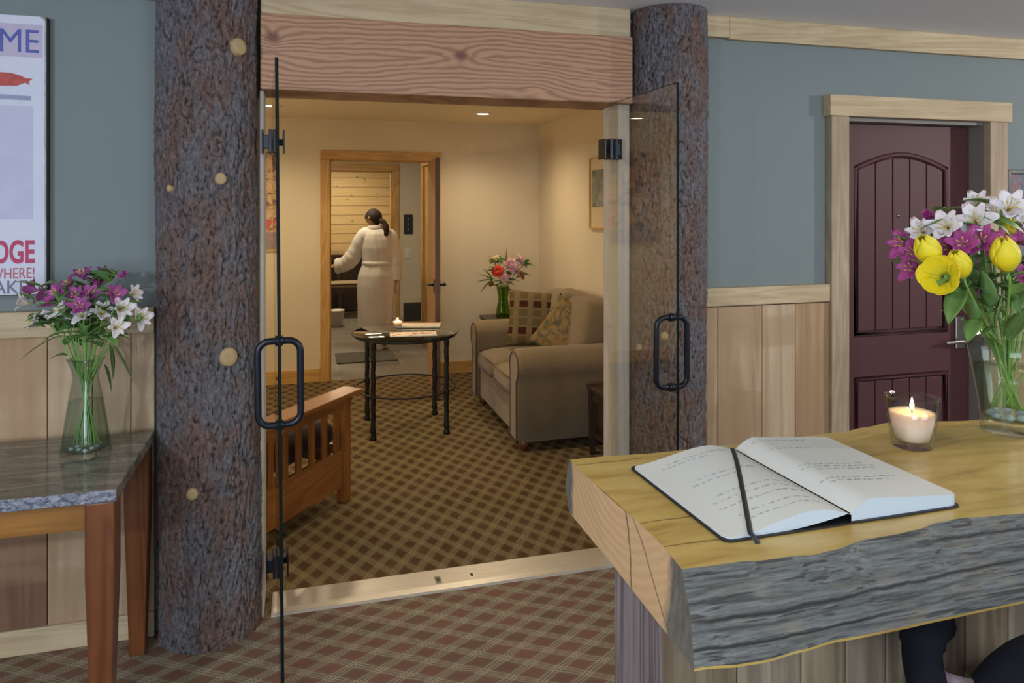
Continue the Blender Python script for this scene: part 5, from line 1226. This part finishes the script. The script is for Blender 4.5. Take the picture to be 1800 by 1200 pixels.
# ------------------------------------------------------------------ end tables, corner vase
def side_table(x, y, w_, d_, h_, label):
    t = thing('end_table', label, 'table', (x, y, 0))
    MB().box(-w_/2, w_/2, -d_/2, d_/2, h_-0.025, h_).build('tabletop', M_DARKW, t, bevel=0.004)
    MB().box(-w_/2+0.02, w_/2-0.02, -d_/2+0.02, d_/2-0.02, h_-0.09, h_-0.025).build('apron', M_DARKW, t)
    for a, b in ((-1, -1), (1, -1), (1, 1), (-1, 1)): MB().tbox((a*(w_/2-0.03), b*(d_/2-0.03), 0.001), (a*(w_/2-0.03), b*(d_/2-0.03), h_-0.025), 0.03, 0.03, 0.045, 0.045).build('leg', M_DARKW, t, bevel=0.002)
    MB().box(-w_/2+0.03, w_/2-0.03, -d_/2+0.03, d_/2-0.03, 0.12, 0.14).build('shelf', M_DARKW, t)
side_table(1.935, 4.17, 0.41, 0.42, 0.44, 'low dark end table at the near end of the loveseat')
CP2 = at_y(1057, 684, 4.1); candle(Vector((1.85, 4.10, 0.4406)), 0.03, 0.024, 0.05, 0.03, 'tiny glass candle on the low dark end table')
side_table(1.75, 6.33, 0.42, 0.42, 0.57, 'dark end table in the corner behind the loveseat')
V3 = Vector((1.70, 6.30, 0.5706))
t = thing('glass_vase', 'narrow green glass vase of mixed flowers in the lounge corner', 'vase', tuple(V3))
M_VASE3 = glass('deep_green_vase_glass', (0.62, 0.76, 0.36), (0.26, 0.36, 0.12), 1.0)
MB().lathe([(0.0001, 0.0), (0.058, 0.0), (0.062, 0.008), (0.060, 0.06), (0.046, 0.13), (0.040, 0.17), (0.046, 0.22), (0.056, 0.28), (0.054, 0.281), (0.044, 0.22), (0.038, 0.17), (0.044, 0.13), (0.057, 0.06), (0.058, 0.012), (0.0001, 0.010)], 40, power=3.0).build('vase_body', M_VASE3, t)
FB = [(875, 477, 'gerbera', P_RED, 'red gerbera', 1.5, -.08), (896, 468, 'rose', P_PINK, 'pink roses', 2.2, -.05), (911, 459, 'rose', P_PINK, 'pink roses', 1.8, .03), (916, 484, 'gerbera', P_ORANGE, 'coral gerberas', 1.15, -.03), (866, 459, 'gerbera', P_CREAM, 'cream gerberas', 1.0, .04), (886, 488, 'rose', P_PINK, 'pink roses', 1.4, -.08), (864, 499, 'gerbera', P_ORANGE, 'coral gerberas', .8, -.03), (873, 455, 'rose', P_CREAM, 'cream rose', 1.1, .04), (925, 465, 'bud', P_MAG, 'magenta alstroemeria bud', 1.1, 0), (905, 476, 'rose', P_PINK, 'pink roses', 1.3, -.02)]
bouquet((V3.x, V3.y), V3.z+0.27, 0.03, 0.03, V3.z+0.02, FB, 6.52, 0.05, 'in the lounge corner vase', fname, dict(leaves=4, leafL=0.13, leafW=0.04, stem_r=0.003), seed=9)
D6 = lambda x, y: at_d(x, y, 6.45)
spray('light green leaves on the left of the corner bouquet', V3+Vector((0.01, 0, 0.03)), [Vector((V3.x-0.02, V3.y, V3.z+0.27)), D6(862, 485)],
      [(D6(866, 492), d_, 0.15, 0.05, 0.1) for d_ in ((-0.9, 0, 0.5), (-0.9, 0, 0), (-0.7, 0, -0.6), (-0.6, 0, 0.8))], M_LEAFL)
spray('tall green spikes at the top of the corner bouquet', V3+Vector((-0.01, 0, 0.03)), [Vector((V3.x, V3.y, V3.z+0.27)), D6(885, 470), D6(890, 455)],
      [(D6(890, 460), (0.05, 0, 1), 0.13, 0.03, 0), (D6(880, 465), (-0.1, 0, 1), 0.10, 0.04, 0), (D6(872, 468), (-0.6, 0, 0.8), 0.13, 0.03, 0), (D6(905, 470), (0.8, 0, 0.4), 0.13, 0.03, 0.1), (D6(888, 495), (0.5, -.2, -0.1), 0.09, 0.05, 0.2), (D6(880, 495), (-0.3, -.2, 0.1), 0.09, 0.05, 0.2)])
# ------------------------------------------------------------------ mission armchair
A0 = Vector((0.205, 4.035, 0)); fwd = Vector((0.368, 0.475, 0)).normalized(); ca_ = math.atan2(fwd.y, fwd.x)
# local x = forward, local y = to the chair's left; the panel seen is the chair's right side (y = 0)
t = thing('mission_armchair', 'slatted oak mission armchair with dark cushions beside the doorway', 'chair', (A0.x, A0.y, 0), ca_)
Wc, Lc = 0.66, 0.66
for y in (0, Wc):
    MB().tbox((-0.0, y, 0.001), (-0.0, y, 0.565), 0.055, 0.055, 0.055, 0.055).build('leg', M_OAK, t, bevel=0.004)
    MB().tbox((-Lc, y, 0.001), (-Lc, y, 0.565), 0.055, 0.055, 0.055, 0.055).build('leg', M_OAK, t, bevel=0.004)
    MB().box(-Lc-0.10, 0.085, y-0.062, y+0.062, 0.566, 0.590).build('arm_rest', M_OAKX, t, bevel=0.004)
    MB().prism([(0.0275, 0.565), (0.072, 0.565), (0.060, 0.53), (0.0275, 0.42)], y-0.012, y+0.012).build('arm_corbel', M_OAK, t, bevel=0.002)
    MB().box(-Lc+0.028, -0.028, y-0.012, y+0.012, 0.50, 0.564).build('upper_rail', M_OAKX, t, bevel=0.002)
    MB().box(-Lc+0.028, -0.028, y-0.012, y+0.012, 0.085, 0.285).build('lower_rail', M_OAKX, t, bevel=0.002)
    n = 6
    for k in range(n):
        xs = -Lc+0.028+0.03+(Lc-0.056-0.09)*k/(n-1)
        MB().box(xs-0.001, xs+0.037, y-0.008, y+0.008, 0.285, 0.50).build('slat', M_OAK, t, bevel=0.0015)
MB().box(-0.02, 0.005, 0.03, Wc-0.03, 0.20, 0.30).build('front_rail', M_OAKX, t, bevel=0.003)
MB().box(-Lc-0.012, -Lc+0.012, 0.03, Wc-0.03, 0.20, 0.30).build('back_rail', M_OAKX, t, bevel=0.003)
MB().box(-Lc-0.15, -Lc-0.125, 0.03, Wc-0.03, 0.80, 0.88).build('back_top_rail', M_OAKX, t, bevel=0.003)
for y in (0.05, Wc-0.05):
    MB().tube([(-Lc, y, 0.28), (-Lc-0.14, y, 0.88)], 0.018, 8).build('back_post', M_OAK, t)
M_CHC = fabric('dark_brown_cushion', (0.018, 0.010, 0.008), (0.040, 0.024, 0.018))
cushion_mb(-0.60, 0.02, 0.035, Wc-0.035, 0.28, 0.44, dome=0.015, e=8).build('seat_cushion', M_CHC, t)
o = cushion_mb(-0.07, 0.07, 0.05, Wc-0.05, -0.27, 0.27, dome=0, e=7).build('back_cushion', M_CHC, t); o.location = (-0.62, 0, 0.69); o.rotation_euler = (0, R(-14), 0)
# ------------------------------------------------------------------ corridor wall fittings
def wall_item(name, label, cat, x0, x1, y0, y1, Yw, mat, d=0.015):
    a, b = at_y(x0, y0, Yw), at_y(x1, y1, Yw); t = thing(name, label, cat, (a.x, Yw, b.z)); w_, h_ = b.x-a.x, a.z-b.z
    MB().box(0, w_, -d, 0, 0, h_).build('plate', mat, t, bevel=0.003); return t, w_, h_, d
t, w_, h_, d_ = wall_item('control_panel', 'black control panel with three buttons on the corridor wall', 'control panel', 710, 725, 377, 411, 9.398, M_BLACKP)
for k in range(3):
    o = MB().lathe([(0.0001, 0.006), (0.012, 0.005), (0.014, 0)], 14).build('button', plain('grey_button', (0.20, 0.19, 0.16), 0.5, bump=0), t); o.location = (w_/2, -d_, h_*(0.25+0.25*k)); o.rotation_euler = (PI/2, 0, 0)
t, w_, h_, d_ = wall_item('light_switch', 'cream light switch below the black control panel', 'switch', 711, 722, 437, 453, 9.398, M_WHITEP, 0.006)
MB().box(w_*.38, w_*.62, -d_-0.008, -d_, h_*.35, h_*.65).build('toggle', M_WHITEP, t)
t, w_, h_, d_ = wall_item('wall_grille', 'dark grey vent grille low on the corridor wall', 'vent', 709, 741, 532, 565, 9.398, plain('dark_grey_metal', (0.07, 0.075, 0.06), 0.5, 0.4), 0.012)
for k in range(9): MB().box(0.01, w_-0.01, -d_-0.004, -d_, h_*(0.08+0.1*k), h_*(0.08+0.1*k)+0.008).build('louvre', M_BLACKP, t)
# bench in the pine room
t = thing('tiered_bench', 'two-tier pine bench in shadow at the far pine wall', 'bench', (0.6, 10.75, 0))
M_BEN = wood('bench_slat_pine', (0.16, 0.10, 0.05), (0.34, 0.25, 0.14), 'X', 30, 0.6)
for z, y0, y1 in ((0.87, 0.08, 0.52), (0.46, -0.42, 0.04)):
    for k in range(4):
        a = y0+(y1-y0)*k/4; MB().box(-1.1, 0.75, a, a+(y1-y0)/4-0.012, z-0.03, z).build('slat', M_BEN, t, bevel=0.003)
    MB().box(-1.1, 0.75, y0+0.01, y0+0.03, z-0.12, z-0.03).build('shade_strip', M_DARKW, t)  # dark strip stands in for the shadow under the tier
for x in (-1.05, -0.15, 0.70):
    MB().box(x, x+0.05, -0.40, -0.35, 0.001, 0.34).build('leg', M_DARKW, t); MB().box(x, x+0.05, 0.12, 0.17, 0.001, 0.75).build('leg', M_DARKW, t)
MB().box(-1.08, 0.73, 0.20, 0.22, 0.02, 0.74).build('shade_board', M_DARKW, t)  # dark sheet gives the shade beneath the upper tier
b = at_z(592, 573, 0.0); t = thing('bucket', 'white bucket on the floor below the bench', 'bucket', (b.x, b.y, 0))
MB().lathe([(0.0001, 0.002), (0.075, 0.002), (0.095, 0.20), (0.099, 0.20), (0.099, 0.208), (0.092, 0.208), (0.072, 0.01), (0.0001, 0.01)], 28).build('pail', M_WHITEP, t)
MB().tube([(0.097*math.cos(a), -0.01-0.05*math.sin(a), 0.19-0.07*math.sin(a)) for a in [PI*k/14 for k in range(15)]], 0.003, 6).build('handle', M_NICKEL, t)
o = MB()
def towel(u, v): return (0.55*u-0.27, 0.30*v+0.09, 0.012+0.028*math.sin(PI*v)**0.3*math.sin(PI*u)**0.3)
o = MB().grid(towel, 16, 12).build('towel', fabric('tan_towel', (0.28, 0.22, 0.14), (0.38, 0.30, 0.20)), solid=0.01); o.location = (at_y(600, 480, 10.7).x+0.05, 10.22, 0.462)
tag(o, 'folded tan towel on the lower bench tier', 'towel')
# floor mat at the woman's feet
a, b = at_z(592, 640, 0), at_z(690, 617, 0)
o = MB().box(a.x, b.x, a.y, b.y, 0.001, 0.012).build('floor_mat', fabric('grey_mat', (0.075, 0.075, 0.068), (0.13, 0.13, 0.115)), bevel=0.003); tag(o, 'dark grey mat on the slate floor of the corridor', 'mat')
# ------------------------------------------------------------------ woman in a bathrobe
FT = at_z(662, 611, 0); W0 = Vector((FT.x, FT.y, 0)); ZC = 8.03
t = thing('person', 'person in white bathrobe, seen from behind, dark ponytail, left arm reaching out', 'person', tuple(W0))
# frame facing the camera: r = screen right, b = away from the camera
rv = Vector((CT, -ST if False else -math.sin(TH), 0)); bv = Vector((math.sin(TH), CT, 0))
def wp(x, y, dz=0.0):      # pixel -> local point in her vertical plane, pushed dz away from the eye
    return at_d(x, y, ZC+dz)-W0
def skin_body(joints, edges, root, name, mat, parent, sub=2):
    me = bpy.data.meshes.new(name); names = list(joints)
    me.from_pydata([tuple(joints[k][0]) for k in names], [(names.index(a), names.index(b)) for a, b in edges], [])
    o = bpy.data.objects.new(name, me); C.objects.link(o); o.parent = parent
    md = o.modifiers.new('skin', 'SKIN'); md.use_smooth_shade = True
    for k, v in zip(names, me.skin_vertices[0].data):
        r_ = joints[k][1]; v.radius = r_ if isinstance(r_, tuple) else (r_, r_); v.use_root = (k == root)
    s_ = o.modifiers.new('sub', 'SUBSURF'); s_.levels = sub; s_.render_levels = sub
    me.materials.append(mat); return o
J = {'pelvis': (wp(663, 478), (0.13, 0.10)), 'waist': (wp(664, 455), (0.11, 0.09)), 'chest': (wp(664, 425), (0.13, 0.10)), 'neck0': (wp(661, 406), (0.06, 0.055)), 'neck': (wp(658, 399), 0.048), 'head0': (wp(656, 391), 0.062), 'head1': (wp(655, 382), 0.080), 'head2': (wp(655, 375), 0.062),
     'shl': (wp(641, 411), 0.052), 'ell': (wp(618, 452, 0.02), 0.040), 'wrl': (wp(596, 465, 0.05), 0.026), 'shr': (wp(687, 411), 0.052), 'elr': (wp(694, 452), 0.040), 'wrr': (wp(695, 492, -0.02), 0.026),
     'hl': (wp(655, 480), 0.085), 'kl': (wp(654, 545), 0.056), 'al': (wp(654, 603), 0.036), 'tl': (wp(650, 610, -0.0)+bv*0.10+Vector((0, 0, 0.0)), 0.030), 'hr': (wp(673, 480), 0.085), 'kr': (wp(674, 545), 0.056), 'ar': (wp(675, 603), 0.036), 'tr': (wp(674, 610)+bv*0.10, 0.030)}
for k in ('tl', 'tr'): J[k][0].z = 0.032
for k in ('al', 'ar'): J[k][0].z = 0.055
E = [('pelvis', 'waist'), ('waist', 'chest'), ('chest', 'neck0'), ('neck0', 'neck'), ('neck', 'head0'), ('head0', 'head1'), ('head1', 'head2'), ('chest', 'shl'), ('shl', 'ell'), ('ell', 'wrl'), ('chest', 'shr'), ('shr', 'elr'), ('elr', 'wrr'), ('pelvis', 'hl'), ('hl', 'kl'), ('kl', 'al'), ('al', 'tl'), ('pelvis', 'hr'), ('hr', 'kr'), ('kr', 'ar'), ('ar', 'tr')]
def add_hand(tag_, wrist, d, up, curl):
    d = d.normalized(); side = d.cross(up).normalized(); nrm = side.cross(d).normalized()
    J['p'+tag_] = (wrist+d*0.045, (0.030, 0.018)); E.append(('wr'+tag_, 'p'+tag_))
    for k, (off, L_) in enumerate(((-0.027, 0.062), (-0.009, 0.072), (0.009, 0.068), (0.027, 0.052))):
        a = wrist+d*0.075+side*off; n1 = 'f%s%da' % (tag_, k); n2 = n1+'b'; n3 = n1+'c'
        J[n1] = (a, 0.0095); J[n2] = (a+d*L_*0.5-nrm*curl*0.015, 0.0085); J[n3] = (a+d*L_*0.9-nrm*curl*0.04, 0.0072)
        E.extend([('p'+tag_, n1), (n1, n2), (n2, n3)])
    J['th'+tag_] = (wrist+d*0.045-side*0.042-nrm*0.01, 0.0105); J['ti'+tag_] = (wrist+d*0.078-side*0.055-nrm*0.02, 0.0085)
    E.extend([('p'+tag_, 'th'+tag_), ('th'+tag_, 'ti'+tag_)])
add_hand('l', J['wrl'][0], wp(583, 467, 0.06)-wp(596, 465, 0.05), Vector((0, 0, 1)), 0.7)
add_hand('r', J['wrr'][0], Vector((-0.1, 0.1, -1)), -rv, 0.8)
skin_body(J, E, 'pelvis', 'body', M_SKIN, t)
# face: she looks away to the left; profile features on the left side of the head
hc = wp(655, 383)
fd = (-rv*0.93+bv*0.36).normalized(); sd = fd.cross(Vector((0, 0, 1))).normalized()
def hp(f, s_, z): return hc+fd*f+sd*s_+Vector((0, 0, z))
m = MB().tube([hp(0.072, 0, 0.020), hp(0.092, 0, -0.004), (hp(0.080, 0, -0.014))], [0.008, 0.011, 0.009], 10)
m.build('nose', M_SKIN, t)
m = MB().tube([hp(0.070, -0.022, -0.038), hp(0.080, 0, -0.040), hp(0.070, 0.022, -0.038)], [0.004, 0.006, 0.004], 8).build('lips', plain('lips', (0.42, 0.14, 0.12), 0.5, bump=0), t)
for s_ in (-1, 1):
    MB().lathe([(0.0001, -0.010), (0.008, -0.006), (0.010, 0), (0.008, 0.006), (0.0001, 0.010)], 12, c=tuple(hp(0.064, s_*0.030, 0.012))).build('eye', plain('eye_dark', (0.05, 0.03, 0.02), 0.3, bump=0), t)
    MB().tube([hp(-0.005, s_*0.078, 0.016), hp(-0.012, s_*0.084, 0.0), hp(-0.004, s_*0.079, -0.018)], [0.008, 0.011, 0.006], 8, flat=0.6).build('ear', M_SKIN, t)
# jaw and forehead fill
MB().lathe([(0.0001, -0.075), (0.035, -0.066), (0.058, -0.045), (0.070, -0.01), (0.073, 0.025), (0.064, 0.06), (0.04, 0.083), (0.0001, 0.093)], 24, c=tuple(hp(0.010, 0, 0.0)), sx=1.06, sy=0.95, rot=math.atan2(fd.y, fd.x)).build('face', M_SKIN, t)
# hair: cap drawn back to the nape
def hairf(u, v):
    a = 2*PI*u; ph = v*PI*0.86
    st = math.sin(ph); c_ = math.cos(ph)
    front = math.cos(a)
    rf = 0.083*(1+0.03*math.sin(14*a)*st)
    # front hairline sits higher than the nape
    lim = 0.60 if front > 0 else 0.60+0.40*(-front)
    ph2 = ph*(lim if ph > 0 else 1)*1.02
    x = math.sin(ph2)*math.cos(a)*rf*1.12-0.010; y = math.sin(ph2)*math.sin(a)*rf*0.98; z = math.cos(ph2)*0.094
    return hp(x, y, z+0.006)
MB().grid(hairf, 40, 20, closed_u=True).build('hair', M_HAIR, t, solid=0.006)
pt = wp(674, 393, -0.03)
MB().tube(smooth_poly([wp(664, 388, -0.05), wp(673, 389, -0.07), wp(678, 398, -0.08), wp(679, 408, -0.09), wp(677, 419, -0.09)], 5), [0.018]*3+[0.028]*6+[0.032]*5+[0.026]*4+[0.012]*3, 12).build('ponytail', M_HAIR, t)
# robe: skirt and bodice as one loft with folds
sec = [(578, 660, 0.175, 0.15), (560, 661, 0.185, 0.155), (530, 661.5, 0.195, 0.16), (500, 663, 0.205, 0.165), (482, 664, 0.200, 0.16), (466, 664.5, 0.165, 0.135), (460, 664.5, 0.160, 0.13), (450, 664.5, 0.168, 0.135), (435, 664, 0.178, 0.14), (420, 664, 0.178, 0.13), (411, 664, 0.160, 0.115), (405, 663, 0.120, 0.09), (401, 661, 0.075, 0.065)]
NR = 84; m = MB(); rows = []
def lerp_sec(s_):
    f = s_*(len(sec)-1); i = min(int(f), len(sec)-2); q = f-i; q = q*q*(3-2*q)*0.5+q*0.5
    return [sec[i][k]+(sec[i+1][k]-sec[i][k])*q for k in range(4)]
def robef(u, v):
    y, x, a, b = lerp_sec(v); th = 2*PI*u
    low = max(0, 1-v*2.1); fold = 0.016*low*math.sin(7*th+2.5*math.sin(2*th)+v*3)+0.007*math.sin(5*th+v*6)*(0.4+low)+0.002*math.sin(17*th+v*14)+0.006*noise.noise(Vector((math.cos(th)*2.5, math.sin(th)*2.5, v*5)))
    c = wp(x, y)
    return c+rv*((a+fold)*math.cos(th))+bv*((b+fold)*math.sin(th))
m.grid(robef, 96, 60, closed_u=True); rb = m.build('bathrobe', M_ROBE, t, solid=0.012)
def sleeve(pts, rs, seed):
    pts = smooth_poly(pts, 7); N = len(pts); rad = [rs[0]+(rs[-1]-rs[0])*0 for _ in pts]
    out = []
    for i in range(N):
        f = i/(N-1)*(len(rs)-1); k = min(int(f), len(rs)-2); out.append((rs[k]+(rs[k+1]-rs[k])*(f-k))*(1+0.028*math.sin(i*1.3+seed)))
    return MB().tube(pts, out, 20, cap=False)
s1 = sleeve([wp(652, 413), wp(640, 417, 0.0), wp(627, 440, 0.01), wp(618, 454, 0.02), wp(606, 464, 0.04), wp(592, 467, 0.055)], [0.085, 0.088, 0.080, 0.085, 0.078, 0.070], 1).build('sleeve', M_ROBE, rb, solid=0.012)
s2 = sleeve([wp(678, 413), wp(688, 420), wp(693, 445), wp(694, 465, -0.01), wp(695, 492, -0.02)], [0.080, 0.078, 0.068, 0.066, 0.060], 2).build('sleeve', M_ROBE, rb, solid=0.012)
MB().tube([wp(592, 467, 0.055), wp(597, 467, 0.05)], [0.080, 0.080], 20, cap=False).build('cuff', M_ROBE, rb, solid=0.014)
# collar, belt
m = MB(); col_ = [wp(661, 402)+rv*0.075*math.cos(a)+bv*0.068*math.sin(a)+Vector((0, 0, 0.012*math.sin(-a))) for a in [2*PI*k/28 for k in range(28)]]
m.tube(col_, 0.022, 10, closed=True, flat=1.5).build('collar', M_ROBE, rb)
belt = [wp(664.5, 462)+rv*0.166*math.cos(a)+bv*0.140*math.sin(a) for a in [2*PI*k/40 for k in range(40)]]
MB().tube(belt, 0.012, 8, closed=True, flat=2.0).build('belt', M_ROBE, rb)
